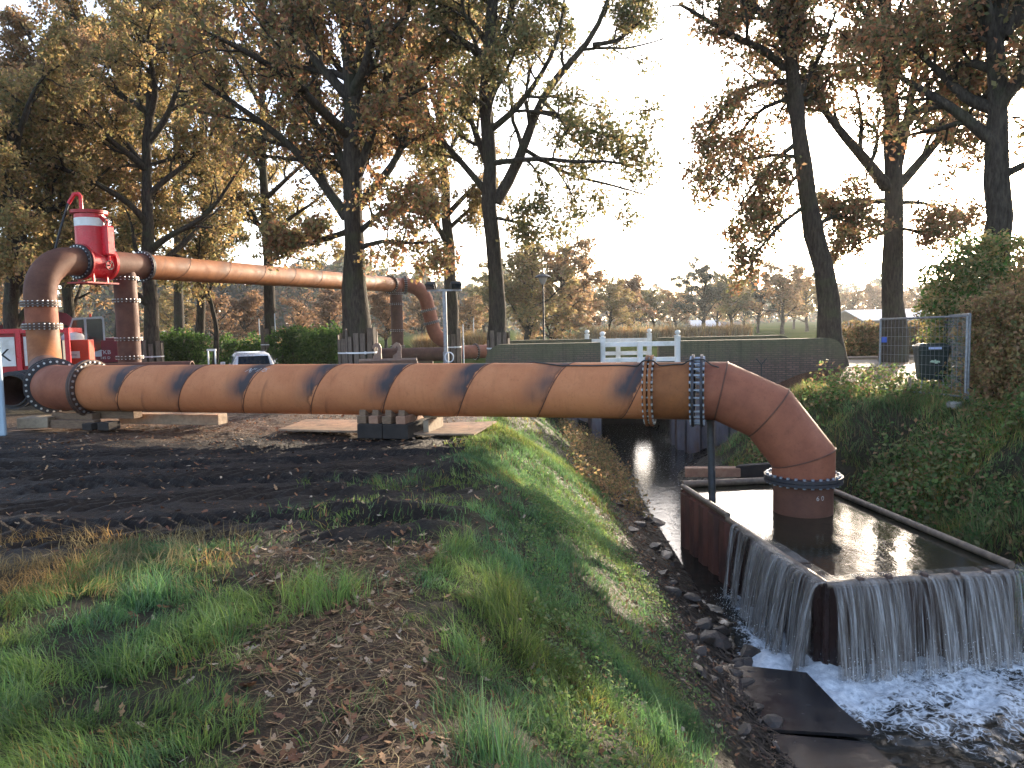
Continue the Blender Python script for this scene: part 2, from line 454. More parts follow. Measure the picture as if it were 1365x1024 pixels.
# ------------------------------------------------------------------ terrain
WZ = -2.05                                            # level of the stream
def xl(y): return 2.5 + .03 * (np.clip(y, 4, 21) - 8)
def xr(y):
    y = np.asarray(y, float)
    return 5.95 - .055 * (np.clip(y, 8, 24) - 8.4) + 1.7 * (1 - sst(7.4, 8.6, y)) - 1.3 * sst(13.4, 15.5, y) + 1.4 * sst(18, 22, y)
def cleats(x, y):
    # tyre tracks of the excavator across the mud: cleat marks inside several curved tracks
    z = 0; w = 0
    for k, (x0, y0, a, hw) in enumerate(((-4, 6.75, .03, .31), (-4, 7.5, .02, .31), (-4, 8.3, .04, .31), (-4, 9.15, .03, .31), (-4, 10.0, .05, .31), (-4, 10.9, .02, .31), (-4, 11.8, -.03, .31))):
        c, s = math.cos(a), math.sin(a)
        X, Y = x - x0, y - y0
        ss = X * c + Y * s; d = -X * s + Y * c + .22 * np.sin(ss * .6 + k * 1.7)
        m = sst(hw, hw * .7, np.abs(d)) * sst(.12, .4, vn(x, y, 1.3, 40 + k))
        ch = np.abs(np.mod(ss + d * (1.1 if k % 2 else -1.0) + .03 * np.sin(ss * 7), .27) - .135) / .135
        z = z + m * (-.05 + .085 * sst(.30, .75, ch)); w = np.maximum(w, m)
        z = z + .022 * np.exp(-((np.abs(d) - hw * 1.2) / .09) ** 2) * sst(.3, .6, vn(x, y, 1.3, 40 + k))
    return z, w
def mudmask(x, y):
    e = .9 * (vn(x, y, 1.1, 3) - .5) + .35 * (vn(x, y, .3, 5) - .5)
    m = sst(-.45, -1.05, x + e * .7 - .05 * (y - 8)) * sst(5.9, 6.45, y + e + .12 * (x + 3)) * sst(17.5, 15.5, y)
    return m
def soilmask(x, y):
    e = 1.6 * (vn(x, y, 1.4, 8) - .5)
    return sst(12.3, 13.3, y + e * .5 + .08 * x) * sst(19, 16, y) * sst(-.2, -.8, x + .3 * e)
def littermask(x, y):
    e = .5 * (vn(x, y, .7, 13) - .5) + .3 * (vn(x, y, .25, 14) - .5)
    lo, hi = -1.25 - .26 * (y - 3), -.35 - .12 * (y - 3)
    m = sst(lo - .2, lo + .15, x + e) * sst(hi + .22, hi - .12, x + e) * sst(6.5, 6.0, y + e) * sst(-1, 0, y)
    return m
def H(x, y, fine=True):
    x = np.asarray(x, float); y = np.asarray(y, float)
    wl, wr_ = xl(y), xr(y)
    near = sst(34, 20, y) * sst(-40, -14, x) * sst(40, 18, x)
    lev = -.45 * sst(16, 27, y) * sst(2, -7, x) + .2 * sst(20, 24, y) * sst(-7, -1, x) * sst(40, 29.5, y) - .35 * sst(30, 50, y)
    lev = lev + (fbm(x, y, 2.2, 21) - .5) * .16 * near + (fbm(x, y, 14, 29) - .5) * .5 * sst(45, 70, np.hypot(x, y))
    if fine:
        md = mudmask(x, y)
        cz, cw = cleats(x, y)
        lev = lev + md * (cz * 1.0 + (fbm(x, y, .6, 33, 5) - .5) * .07 - .03)
        lev = lev + (fbm(x, y, .22, 36, 3) - .5) * .045 * near + md * (np.abs(fbm(x, y, .17, 39, 3) - .5) * -.06 + .01)
        # churned clods left beside the wheel track
        for cx, cy_, sx, sy, hh in ((-1.25, 7.35, .75, .17, .16), (-1.0, 6.75, .55, .2, .12), (-.75, 9.6, .35, .5, .16), (-1.9, 8.4, .6, .12, .09)):
            lev = lev + hh * np.exp(-((x - cx) / sx) ** 2 - ((y - cy_) / sy) ** 2) * (.6 + .8 * vn(x, y, .25, 37))
        lev = lev - .10 * np.exp(-((x + 1.15) / .5) ** 2 - ((y - 7.0) / .16) ** 2)
    xc = -.55 + .5 * (vn(y * 0, y, 2.2, 50) - .5)
    xc = xc + (wl - .35 - xc) * sst(23.6, 24.0, y) * sst(36, 29.6, y)
    t = np.clip((x - xc) / (wl - xc), 0, 1)
    S = .45 * t + .55 * t * t * (3 - 2 * t)
    zl = lev * (1 - S) + (WZ + .02) * S
    zl = zl + S * (1 - S) * (fbm(x, y, .9, 55) - .5) * .8 * sst(24, 23, y)
    zl = np.where(x > wl, WZ + .02 - .65 * sst(0, .7, x - wl), zl)
    wid = 3.1 + (.45 - 3.1) * sst(23.6, 24.0, y) * sst(36, 29.6, y) + 1.9 * sst(19, 22.5, y) * sst(24, 23.6, y)
    t2 = np.clip((x - wr_) / wid, 0, 1)
    S2 = .5 * t2 + .5 * t2 * t2 * (3 - 2 * t2)
    levr = lev + .12 * sst(24, 18, y)
    zr = (WZ + .02) * (1 - S2) + levr * S2 + S2 * (1 - S2) * (fbm(x, y, 1.1, 58) - .5) * .9 * sst(24, 23, y)
    zr = np.where(x < wr_, WZ + .02 - .65 * sst(0, .7, wr_ - x), zr)
    mid = (wl + wr_) / 2
    return np.where(x < mid, zl, zr)
def axis(a, b, step, lo, hi, g=1.13):
    c = list(np.arange(a, b + 1e-6, step)); s = step
    while c[-1] < hi: s *= g; c.append(c[-1] + s)
    s = step; l = []
    x = a
    while x > lo: s *= g; x -= s; l.append(x)
    return np.array(l[::-1] + c)
gx = axis(-6.4, 8.6, .052, -900, 900); gy = axis(2.3, 14.2, .048, -120, 1500, 1.07)
GX, GY = np.meshgrid(gx, gy)
GZ = H(GX, GY)
nx_, ny_ = len(gx), len(gy)
idx = np.arange(nx_ * ny_).reshape(ny_, nx_)
q = np.stack([idx[:-1, :-1], idx[:-1, 1:], idx[1:, 1:], idx[1:, :-1]], -1).reshape(-1, 4)
md, lt, sl = mudmask(GX, GY), littermask(GX, GY), soilmask(GX, GY)
fy = GY + 0 * GX
wet = sst(WZ + .75, WZ + .1, GZ) * sst(70, 50, fy)
msk = np.stack([md, lt, sl, wet], -1).reshape(-1, 4)
far_ = sst(26, 40, np.hypot(GX, GY)).ravel()
leafy = (sst(5.2, 7.5, GX) * sst(17.5, 20.5, GY) * sst(34, 30, GY)).ravel()
gme = mesh_np("ground", np.stack([GX, GY, GZ], -1).reshape(-1, 3), quads=q, smooth=True, attrs={'msk': msk, 'far': far_, 'leafy': leafy})
def ground_mat():
    m = NT("ground"); co = m.coord()
    sc = m.n("SeparateColor"); m.l(m.attr('msk', 'Color'), sc.inputs[0])
    wetn = m.n("Attribute"); wetn.attribute_name = 'msk'; wet_ = wetn.outputs['Alpha']
    n0, n1, n2, n3 = m.noise(co, .8, 4), m.noise(co, 5, 6, .65), m.noise(co, 28, 6, .7), m.noise(co, 90, 4, .7)
    base = m.mix(m.mapr(n1, .35, .65), (.030, .026, .017), (.060, .048, .030))
    base = m.mix(m.mapr(n2, .52, .7, 0, .7), base, (.04, .055, .018))
    mud = m.mix(m.mapr(n1, .35, .65), (.017, .0135, .0125), (.040, .030, .024))
    mud = m.mix(m.mapr(n2, .55, .72, 0, .6), mud, (.068, .046, .034))
    lit = m.mix(m.mapr(n2, .38, .62), (.05, .034, .024), (.135, .078, .045))
    lit = m.mix(m.mapr(n1, .52, .7, 0, .6), lit, (.032, .025, .02))
    soil = m.mix(m.mapr(n1, .36, .64), (.15, .092, .058), (.066, .044, .034))
    soil = m.mix(m.mapr(n3, .58, .7, 0, .55), soil, (.26, .16, .09))
    c = m.mix(sc.outputs[1], base, lit)
    c = m.mix(sc.outputs[0], c, mud)
    c = m.mix(m.mul(sc.outputs[2], m.mapr(n0, .3, .55, .35, 1)), c, soil)
    lf = m.mix(m.mapr(n2, .4, .62), (.07, .04, .028), (.19, .10, .06))
    c = m.mix(m.attr('leafy'), c, lf)
    fld = m.mix(m.mapr(m.noise(co, .05, 5), .4, .6), (.038, .060, .016), (.055, .068, .022))
    fld = m.mix(m.mapr(n1, .5, .7, 0, .3), fld, (.06, .05, .026))
    c = m.mix(m.attr('far'), c, fld)
    c = m.mix(m.mul(wet_, .8), c, (.018, .014, .011))
    rg = m.mul(m.mapr(n1, .3, .7, .55, .85), m.mapr(wet_, 0, 1, 1, .4))
    rg = m.mul(rg, m.mapr(sc.outputs[0], 0, 1, 1, .85))
    clod = m.n("TexVoronoi"); clod.inputs['Scale'].default_value = 17; m.l(co, clod.inputs['Vector'])
    h = m.mul(m.mul(m.mul(n2, .6), m.mul(n3, .35), 'ADD'), m.mul(clod.outputs[0], -.45), 'ADD')
    return m.done(m.bsdf(c, rg, 0, m.mapr(m.attr('far'), 0, 1, .14, .0), m.bump(h, 1.0, .075)))
ground = link("ground", gme, ground_mat())
tag(ground, kind='structure')

# ------------------------------------------------------------------ water
BL, FL, FR = V(2.96, 12.97), V(3.45, 8.15), V(5.70, 8.42)
BR = V(5.22, 13.2)
BZ = -1.05
def seg_dist(x, y, a, b):
    d = b - a; t = np.clip(((x - a[0]) * d[0] + (y - a[1]) * d[1]) / (d @ d), 0, 1)
    return np.hypot(x - a[0] - d[0] * t, y - a[1] - d[1] * t), t
wx = axis(1.0, 8.4, .045, -1, 9, 1.3); wy = axis(3.2, 14.5, .045, 1, 70, 1.12)
WX, WY = np.meshgrid(wx, wy)
dL, tL = seg_dist(WX, WY, FL, BL); dF, tF = seg_dist(WX, WY, FL, FR)
foam = np.exp(-dF / .95) * 1.25 * sst(8.9, 8.2, WY) + np.exp(-dL / .42) * sst(.75, .35, tL) * sst(3.62, 3.3, WX) * 1.1
foam = foam + .62 * sst(8.1, 7.3, WY) * sst(2.9, 4.4, WX + .35 * (WY - 6)) * (fbm(WX, WY, 1.4, 70) + .25)
foam = foam + .5 * np.exp(-((WX - 3.0) / .42) ** 2 - ((WY - 8.6) / .9) ** 2)
foam = np.clip(foam, 0, 1.2)
turb = np.clip(foam * 1.3, 0.03, 1)
WZZ = WZ + turb * ((fbm(WX * 1.2, WY, .35, 72) - .5) * .20 + (fbm(WX, WY, .12, 73, 2) - .5) * .06) + .05 * np.exp(-dF / .3) * sst(8.7, 8.2, WY)
widx = np.arange(WX.size).reshape(WX.shape)
wq = np.stack([widx[:-1, :-1], widx[:-1, 1:], widx[1:, 1:], widx[1:, :-1]], -1).reshape(-1, 4)
cxm, cym = (WX[:-1, :-1] + WX[1:, 1:]).ravel() / 2, (WY[:-1, :-1] + WY[1:, 1:]).ravel() / 2
def inside(px, py, poly):
    r = np.ones(len(px), bool); n = len(poly)
    for i in range(n):
        a, b = poly[i], poly[(i + 1) % n]
        r &= (b[0] - a[0]) * (py - a[1]) - (b[1] - a[1]) * (px - a[0]) > 0
    return r
wq = wq[~inside(cxm, cym, [FL, FR, BR, BL])]
def water_mat(name, murk, foamy):
    m = NT(name); co = m.coord()
    n = m.noise(m.scale(co, 1, 1, 1), 5.0, 5, .6); n2 = m.noise(co, 18, 4, .6)
    if foamy:
        fa = m.attr('foam')
        cell = m.noise(co, 3.6, 8, .68, .5); cell2 = m.noise(co, 14, 6, .7, .2)
        vor = m.n("TexVoronoi"); vor.feature = 'DISTANCE_TO_EDGE'; vor.inputs['Scale'].default_value = 5.5
        wv = m.n("VectorMath"); wv.operation = 'ADD'
        nn = m.n("TexNoise"); nn.inputs['Scale'].default_value = 4; m.l(co, nn.inputs['Vector'])
        m.l(co, wv.inputs[0]); m.l(nn.outputs[1], wv.inputs[1]); m.l(wv.outputs[0], vor.inputs['Vector'])
        lace = m.mapr(vor.outputs[0], .0, .16, .14, 0)
        k = m.mul(m.mul(m.mul(cell, .8), m.mul(cell2, .3), 'ADD'), lace, 'ADD')
        thr = m.mul(m.mapr(fa, 0, 1.1, 1.02, .30), 0, 'ADD')
        f = m.mapr(m.mul(k, thr, 'SUBTRACT'), -.04, .20, 0, 1, True)
        specks = m.mul(m.mapr(m.noise(co, 20, 3), .63, .66), m.mapr(m.sep(co)[1], 13.0, 15, 0, .6))
        f = m.mul(f, specks, 'MAXIMUM')
        c = m.mix(f, murk, m.mix(m.mapr(cell2, .35, .65), (.38, .42, .47), (.72, .75, .78)))
        rg = m.mapr(f, 0, 1, .06, .55)
        h = m.mul(m.mul(n, .6), m.mul(m.mul(n2, .25), m.mul(f, .5), 'ADD'), 'ADD')
        ripple = m.bump(h, .22, .05)
        return m.done(m.bsdf(c, rg, 0, .5, ripple, IOR=1.33))
    rip = m.noise(m.scale(co, 1.0, .55, 1), 3.0, 4, .5)
    return m.done(m.bsdf(murk, .035, 0, .5, m.bump(m.mul(rip, m.mul(n2, .2), 'ADD'), .16, .05), IOR=1.33))
wm = mesh_np("stream_water", np.stack([WX, WY, WZZ], -1).reshape(-1, 3), quads=wq, smooth=True, attrs={'foam': foam.ravel()})
tag(link("stream_water", wm, water_mat("stream_water", (.016, .015, .012), True)), kind='structure')

# ------------------------------------------------------------------ leaf clouds, tubes, trees
PAL_BROWN = np.array([(.19, .115, .065), (.23, .135, .075), (.16, .105, .055), (.22, .155, .075), (.14, .115, .06), (.25, .165, .085)]) * 1.4
PAL_OCHRE = np.array([(.23, .165, .065), (.20, .15, .06), (.16, .14, .06), (.26, .18, .08), (.13, .12, .05), (.19, .12, .065)]) * 1.4
PAL_RED = np.array([(.20, .095, .05), (.22, .105, .055), (.16, .085, .045), (.21, .135, .075), (.12, .09, .055)]) * 1.4
PAL_OLIVE = np.array([(.10, .10, .045), (.125, .115, .05), (.16, .135, .06), (.085, .095, .042), (.18, .125, .06)]) * 1.35
PAL_GREEN = np.array([(.035, .075, .018), (.05, .095, .022), (.065, .11, .025), (.03, .06, .016)]) * 1.35
PAL_ORANGE = np.array([(.25, .14, .08), (.23, .13, .075), (.21, .14, .08), (.27, .17, .09)])
PAL_BLUE = np.array([(.075, .09, .07), (.09, .10, .07), (.08, .085, .065), (.11, .10, .07)])
def tubes(P, Rr, n):
    P = np.asarray(P, float); N, k, _ = P.shape
    T = np.gradient(P, axis=1); T = nrm(T)
    ref = np.where(np.abs(T[..., 2:3]) < .9, V(0, 0, 1), V(0, 1, 0))
    ref = np.broadcast_to(ref[:, :1], T.shape)
    X = nrm(ref - T * np.sum(ref * T, -1, keepdims=True)); Y = np.cross(T, X)
    a = np.arange(n) / n * 2 * np.pi
    Vv = P[:, :, None] + (X[:, :, None] * np.cos(a)[:, None] + Y[:, :, None] * np.sin(a)[:, None]) * np.asarray(Rr)[:, :, None, None]
    base = (np.arange(N)[:, None, None] * k + np.arange(k - 1)[None, :, None]) * n
    j = np.arange(n); j2 = (j + 1) % n
    F = np.stack([base + j, base + j2, base + n + j2, base + n + j], -1).reshape(-1, 4)
    return Vv.reshape(-1, 3), F
def resample(pts, k):
    pts = np.asarray(pts, float); d = np.r_[0, np.cumsum(np.linalg.norm(np.diff(pts, axis=0), axis=1))]
    t = np.linspace(0, d[-1], k)
    s = np.stack([np.interp(t, d, pts[:, i]) for i in range(3)], 1)
    for _ in range(2): s[1:-1] = .25 * s[:-2] + .5 * s[1:-1] + .25 * s[2:]
    return s
def grow(P, Rr, per, tmin, lfac, ang, k, wig, upb, g, lmin=.2, rf=.6, tip=.35):
    N, kp, _ = P.shape
    L = np.linalg.norm(np.diff(P, axis=1), axis=2).sum(1)
    pi = np.repeat(np.arange(N), per)
    t = np.tile((np.arange(per) + .5) / per, N) + g.normal(0, .25 / per, N * per)
    t = np.clip(tmin + (1 - tmin) * t, .02, .995)
    f = t * (kp - 1); i0 = np.minimum(f.astype(int), kp - 2); w = (f - i0)[:, None]
    S = P[pi, i0] * (1 - w) + P[pi, i0 + 1] * w
    T = nrm(P[pi, i0 + 1] - P[pi, i0])
    r0 = (Rr[pi, i0] * (1 - w[:, 0]) + Rr[pi, i0 + 1] * w[:, 0]) * rf
    pr = nrm(np.cross(T, g.normal(0, 1, T.shape)))
    a = ang + g.normal(0, .22, len(t))
    D = nrm(T * np.cos(a)[:, None] + pr * np.sin(a)[:, None] + V(0, 0, 1) * upb)
    ln = np.maximum(lmin, L[pi] * lfac * (1.15 - .65 * t) * g.uniform(.6, 1.25, len(t)))
    Q = np.empty((len(t), k, 3)); Q[:, 0] = S; cur = D
    for j in range(1, k):
        cur = nrm(cur + g.normal(0, wig, cur.shape) + V(0, 0, 1) * upb * .25)
        Q[:, j] = Q[:, j - 1] + cur * (ln / (k - 1))[:, None]
    r = r0[:, None] * np.linspace(1, tip, k)[None]
    return Q, np.maximum(r, .004)
def leaves(P, size, pal, g, flat=.4, col_jit=.25, tint=None):
    n = len(P)
    nn = nrm(g.normal(0, 1, (n, 3)) * V(1, 1, 1) + V(0, 0, flat))
    x = nrm(np.cross(nn, g.normal(0, 1, (n, 3)))); y = np.cross(nn, x)
    s = size * g.uniform(.6, 1.35, n)[:, None]
    fold = nn * s * g.uniform(.05, .35, n)[:, None]
    v = np.stack([P - x * s * .62, P + y * s * .36 + fold - x * s * .05, P + x * s * .62, P - y * s * .36 + fold - x * s * .05], 1).reshape(-1, 3)
    i = np.arange(n)[:, None] * 4
    tr = np.concatenate([i + V(0, 1, 2).astype(int), i + V(0, 2, 3).astype(int)])
    c = pal[g.integers(0, len(pal), n)] * g.uniform(1 - col_jit, 1 + col_jit, (n, 1))
    if tint is not None: c = c * tint
    c = np.concatenate([np.clip(c, 0, 1), np.ones((n, 1))], 1)
    return v, tr, np.repeat(c, 4, 0)
def leafcloud(name, P, size, pal, g, mat, parent=None, **kw):
    v, tr, c = leaves(P, size, pal, g, **kw)
    return link(name, mesh_np(name, v, tris=tr, attrs={'Col': c}), mat, parent)
def clump_pick(Q, per, spread, g):
    N, k, _ = Q.shape
    i = np.repeat(np.arange(N), per); t = g.uniform(.15, 1, len(i)) * (k - 1)
    a = np.minimum(t.astype(int), k - 2); w = (t - a)[:, None]
    return Q[i, a] * (1 - w) + Q[i, a + 1] * w + g.normal(0, spread, (len(i), 3))
TREES = {}
def tree(label, trunk, r0, limbs=(), seed=0, pal=PAL_BROWN, nleaf=18000, leaf=.13, rand_limbs=6, top=None, spread=1.0,
         name="oak_tree", group=None, per=(6, 5, 5), bare=0.0, gap=None, low=.45, k_r=10, limb_len=5.0):
    """trunk: list of points, limbs: list of (points, radius). Side limbs, branches and twigs are grown from those."""
    g = np.random.default_rng(seed)
    base = np.array(trunk[0])
    root = empty(name, base, label, "tree", group)
    T = resample(trunk, 14)
    tl = np.linalg.norm(trunk[-1] - trunk[0])
    rt_ = r0 * (1 - .62 * np.linspace(0, 1, 14) ** 1.1) * (1 + .35 * np.exp(-np.linspace(0, 1, 14) * 14))
    LP = [resample(p, 12) for p, r in limbs]; LR = [np.linspace(r, max(.02, r * .3), 12) for p, r in limbs]
    for j in range(rand_limbs):
        t = low + (1 - low) * (j + .5) / rand_limbs
        s = T[min(13, int(t * 13))]
        a = j * 2.4 + g.uniform(-.5, .5) + seed
        d = V(math.cos(a), math.sin(a), g.uniform(.45, 1.25) + .4 * t)
        ln = limb_len * spread * g.uniform(.75, 1.2) * (1.1 - .4 * t)
        pts = [s]; cur = nrm(d)
        for _ in range(6):
            cur = nrm(cur + g.normal(0, .2, 3) + V(0, 0, .03)); pts.append(pts[-1] + cur * ln / 6)
        LP.append(resample(pts, 12)); LR.append(np.linspace(r0 * .46, .03, 12))
    vv, ff = [], []; off = 0
    def put(P, Rr, n):
        nonlocal off
        v, f = tubes(P, Rr, n); vv.append(v); ff.append(f + off); off += len(v)
    # trunk with an uneven outline
    Tj = T.copy(); Tj[1:-1] += g.normal(0, r0 * .13, (12, 3)) * V(1, 1, 0); rt_ = rt_ * (1 + g.normal(0, .05, 14))
    put(Tj[None], rt_[None], 14)
    LP = np.array(LP); LR = np.array(LR)
    put(LP, LR, 8)
    A = np.concatenate([LP, T[None, :12] * 0 + resample(T[6:], 12)[None]]); AR = np.concatenate([LR, resample(np.c_[rt_[6:], rt_[6:] * 0, rt_[6:] * 0], 12)[None, :, 0] * .8])
    B, BRr = grow(A, AR, per[0], .18, .45, .85, 7, .20, .14, g, .8, .55)
    put(B, BRr, 4)
    Cc, CR = grow(B, BRr, per[1], .2, .5, .85, 5, .26, .02, g, .45, .6)
    put(Cc, CR, 3)
    D, DR = grow(Cc, CR, per[2], .15, .55, .8, 4, .3, -.02, g, .25, .7)
    put(D[::2, ::3], DR[::2, ::3], 3)
    V_ = np.concatenate(vv); F_ = np.concatenate(ff)
    link("trunk", mesh_np("trunk", V_, quads=F_, smooth=True), M_BARK, root)
    Q = np.concatenate([D.reshape(-1, 4, 3), Cc[:, 1:5]])
    keep = g.uniform(0, 1, len(Q)) > bare * g.uniform(.4, 1.6, len(Q))
    Q = Q[keep]
    per_l = max(1, int(nleaf / len(Q)) + 1)
    P = clump_pick(Q, per_l, .11 + leaf * .35, g)[:]
    g.shuffle(P); P = P[:nleaf]
    if gap is not None: P = P[~gap(P)]
    leafcloud("crown", P, leaf, pal, g, M_LEAF, root)
    return root
def px(*pts): return [at(u, v, Y) for u, v, Y in pts]
def limb(r, *pts): return (px(*pts), r)
def planks_round(root, c, r, z0, z1, n=12, strap=.72, seed=0):
    g = random.Random(seed)
    for i in range(n):
        a = 2 * math.pi * i / n + g.uniform(-.06, .06)
        d = Vector((math.cos(a), math.sin(a), 0)); t = Vector((-d.y, d.x, 0))
        h = z1 + g.uniform(-.22, .1); w = 2 * math.pi * r / n * g.uniform(.7, .88)
        p = Vector((c[0], c[1], 0)) + d * (r + .03)
        mb = MB(); M = Matrix((t, d, Vector((0, 0, 1)))).transposed()
        M = M @ Matrix.Rotation(g.uniform(-.03, .03), 3, 'Y')
        mb.box(p + Vector((0, 0, (z0 + h) / 2)), (w, .03, h - z0), M, bev=.004).build("plank", M_PLANK, root)
    zz = z0 + (z1 - z0) * strap
    mb = MB(); k = 28
    mb.ring((c[0], c[1], zz), (0, 0, 1), r + .05, r + .058, .05, 28)
    a = -1.2
    mb.box((c[0] + (r + .07) * math.cos(a), c[1] + (r + .07) * math.sin(a), zz), (.1, .05, .08), rz=a)
    mb.build("strap", M_STRAP, root)
def top_to(u, v, Y, ztop, dx=0, dy=0):
    p = at(u, v, Y); return V(p[0] + dx, p[1] + dy, ztop)

# ------------------------------------------------------------------ bridge, piles, fences on the bridge
bdir = nrm(V(1, -.05, 0)); bper = V(.05, 1, 0)
BP0 = V(3.0, 24.05, 0)
def bp(s, d, z): p = BP0 + bdir * s + bper * d; return (p[0], p[1], z)
bridge = empty("bridge", bp(1.2, 2.5, 0), "brick road bridge with rounded wing walls over the stream", "bridge")
def wall_profile(s0, s1, zb, zt, round_left, round_right, rr=.55):
    pts = [(s0, zb), (s1, zb)]
    if round_right: pts += [(s1 - rr + rr * math.cos(a), zt - rr + rr * math.sin(a)) for a in np.linspace(0, math.pi / 2, 8)]
    else: pts.append((s1, zt))
    if round_left: pts += [(s0 + rr - rr * math.sin(a), zt - rr + rr * math.cos(a)) for a in np.linspace(0, math.pi / 2, 8)]
    else: pts.append((s0, zt))
    return pts
for s0, s1, rl, rr_, lab in ((-3.85, -.14, True, False, "left wing wall"), (2.42, 7.55, False, True, "right wing wall")):
    pr = wall_profile(s0, s1, -2.3, 1.2, rl, rr_)
    w = MB().prism([bp(s, 0, z) for s, z in pr], Vector(bper * .42)).build("wing_wall", M_BRICK, bridge)
    pr = wall_profile(s0, s1, -2.3, 1.2, rl, rr_)
    MB().prism([bp(s, 4.9, z) for s, z in pr], Vector(bper * .42)).build("parapet", M_BRICK, bridge)
MB().prism([bp(-.3, .02, z) for z in ()] or [bp(-.4, .45, -.40), bp(2.7, .45, -.40), bp(2.7, .45, .2), bp(-.4, .45, .2)], Vector(bper * 4.4)).build("deck", M_CONCRETE, bridge)
for s in (-.30, 2.62):
    MB().box(bp(s, 2.6, -1.2), (.36, 4.3, 2.3), rz=math.atan2(bdir[1], bdir[0])).build("abutment", M_CONCRETE, bridge)
MB().prism([bp(-.12, 4.5, -2.4), bp(1.5, 4.5, -2.4), bp(1.5, 4.5, -.41), bp(-.12, 4.5, -.41)], Vector(bper * .2)).build("light_baffle", M_TIMBER_DARK, bridge)  # added board, blocks daylight through the left part of the culvert
MB().prism([bp(1.51, 4.5, -2.4), bp(2.44, 4.5, -2.4), bp(2.44, 4.5, -.95), bp(1.51, 4.5, -.95)], Vector(bper * .2)).build("light_baffle", M_TIMBER_DARK, bridge)  # lower added board, leaves a slot of daylight for the stream's reflection
# road over the bridge
rd = NT("asphalt"); cc = rd.coord(); nn = rd.noise(cc, 60, 4)
M_ASPH = rd.done(rd.bsdf(rd.mix(rd.mapr(rd.noise(cc, .6, 4), .4, .6), (.055, .053, .05), (.085, .075, .062)), .85, 0, .3, rd.bump(nn, .3, .01)))
ys = [(-60, -.25), (-12, -.12), (-4, .2), (0, .235), (2.6, .235), (8, .235), (20, .1), (70, -.2)]
rv = []
for s, z in ys: rv += [bp(s, .46, z), bp(s, 4.86, z)]
tag(MB().add(rv, [(2 * i, 2 * i + 2, 2 * i + 3, 2 * i + 1) for i in range(len(ys) - 1)]).build("road", M_ASPH), kind='structure')
# sheet piles on both sides of the opening
def pile_wall(p0, p1, zt, label):
    p0, p1 = V(*p0), V(*p1); L = np.linalg.norm(p1 - p0); d = (p1 - p0) / L; nrmv = V(d[1], -d[0])
    n = max(3, int(round(L / .42))); w = L / n
    root = empty("sheet_pile_wall", (p0[0], p0[1], WZ), label, "retaining wall")
    for i in range(n):
        a = p0 + d * w * i; f = .16 if i % 2 == 0 else -.02
        pts = [(0, .06), (.12 * w, f), (.88 * w, f), (w - .004, .06), (w - .004, .04), (.87 * w, f - .025), (.13 * w, f - .025), (0, .04)]
        top = zt + rnd.uniform(-.06, .06)
        MB().prism([(*(a + d * s + nrmv * o), -2.9) for s, o in pts], (0, 0, top + 2.9)).build("pile", M_SHEET, root)
    a, b = p0 - nrmv * .04, p1 - nrmv * .04
    return root
pile_wall((.9, 23.75), (2.85, 23.85), -.35, "left steel sheet piles below the white bridge rail")
pile_wall((5.12, 21.95), (6.75, 21.9), -.45, "right steel sheet piles at the water beyond the elbow")
pile_wall((5.16, 23.8), (5.12, 22.0), -.4, "short return of sheet piles running back to the bridge")
def bridge_rail(d, label, s_off=0.0):
    root = empty("bridge_rail", bp(1.2, d, .2), label, "railing", "white railings of the bridge")
    ss = (s_off - .06, s_off + 1.14, s_off + 2.34)
    for i, s in enumerate(ss):
        mid = i == 1
        h = .98 if mid else 1.12
        p = MB().box(bp(s, d, .22 + h / 2), (.17, .17, h), rz=math.atan2(bdir[1], bdir[0]), bev=.012).build("post", M_WHITE, root)
        if not mid:
            MB().lathe(bp(s, d, .22 + h), [(.105, 0), (.105, .035), (.045, .045), (.045, .06), (.075, .085), (.092, .13), (.08, .175), (.04, .205), (.005, .212)], 16).build("ball_finial", M_WHITE, p, smooth=50)
    for z, t in ((.98 + .14, .15), (.62, .14)):
        for a, b in ((ss[0] + .087, ss[1] - .087), (ss[1] + .087, ss[2] - .087)):
            MB().bar(bp(a, d, z), bp(b, d, z), .06, t, bev=.008).build("rail", M_WHITE, root)
bridge_rail(.2, "white wooden railing in the near parapet of the bridge")
bridge_rail(5.1, "white wooden railing behind, in the far parapet of the bridge", -.25)
# red sign board and green bench-like frame glimpsed between the two railings stay part of the far verge

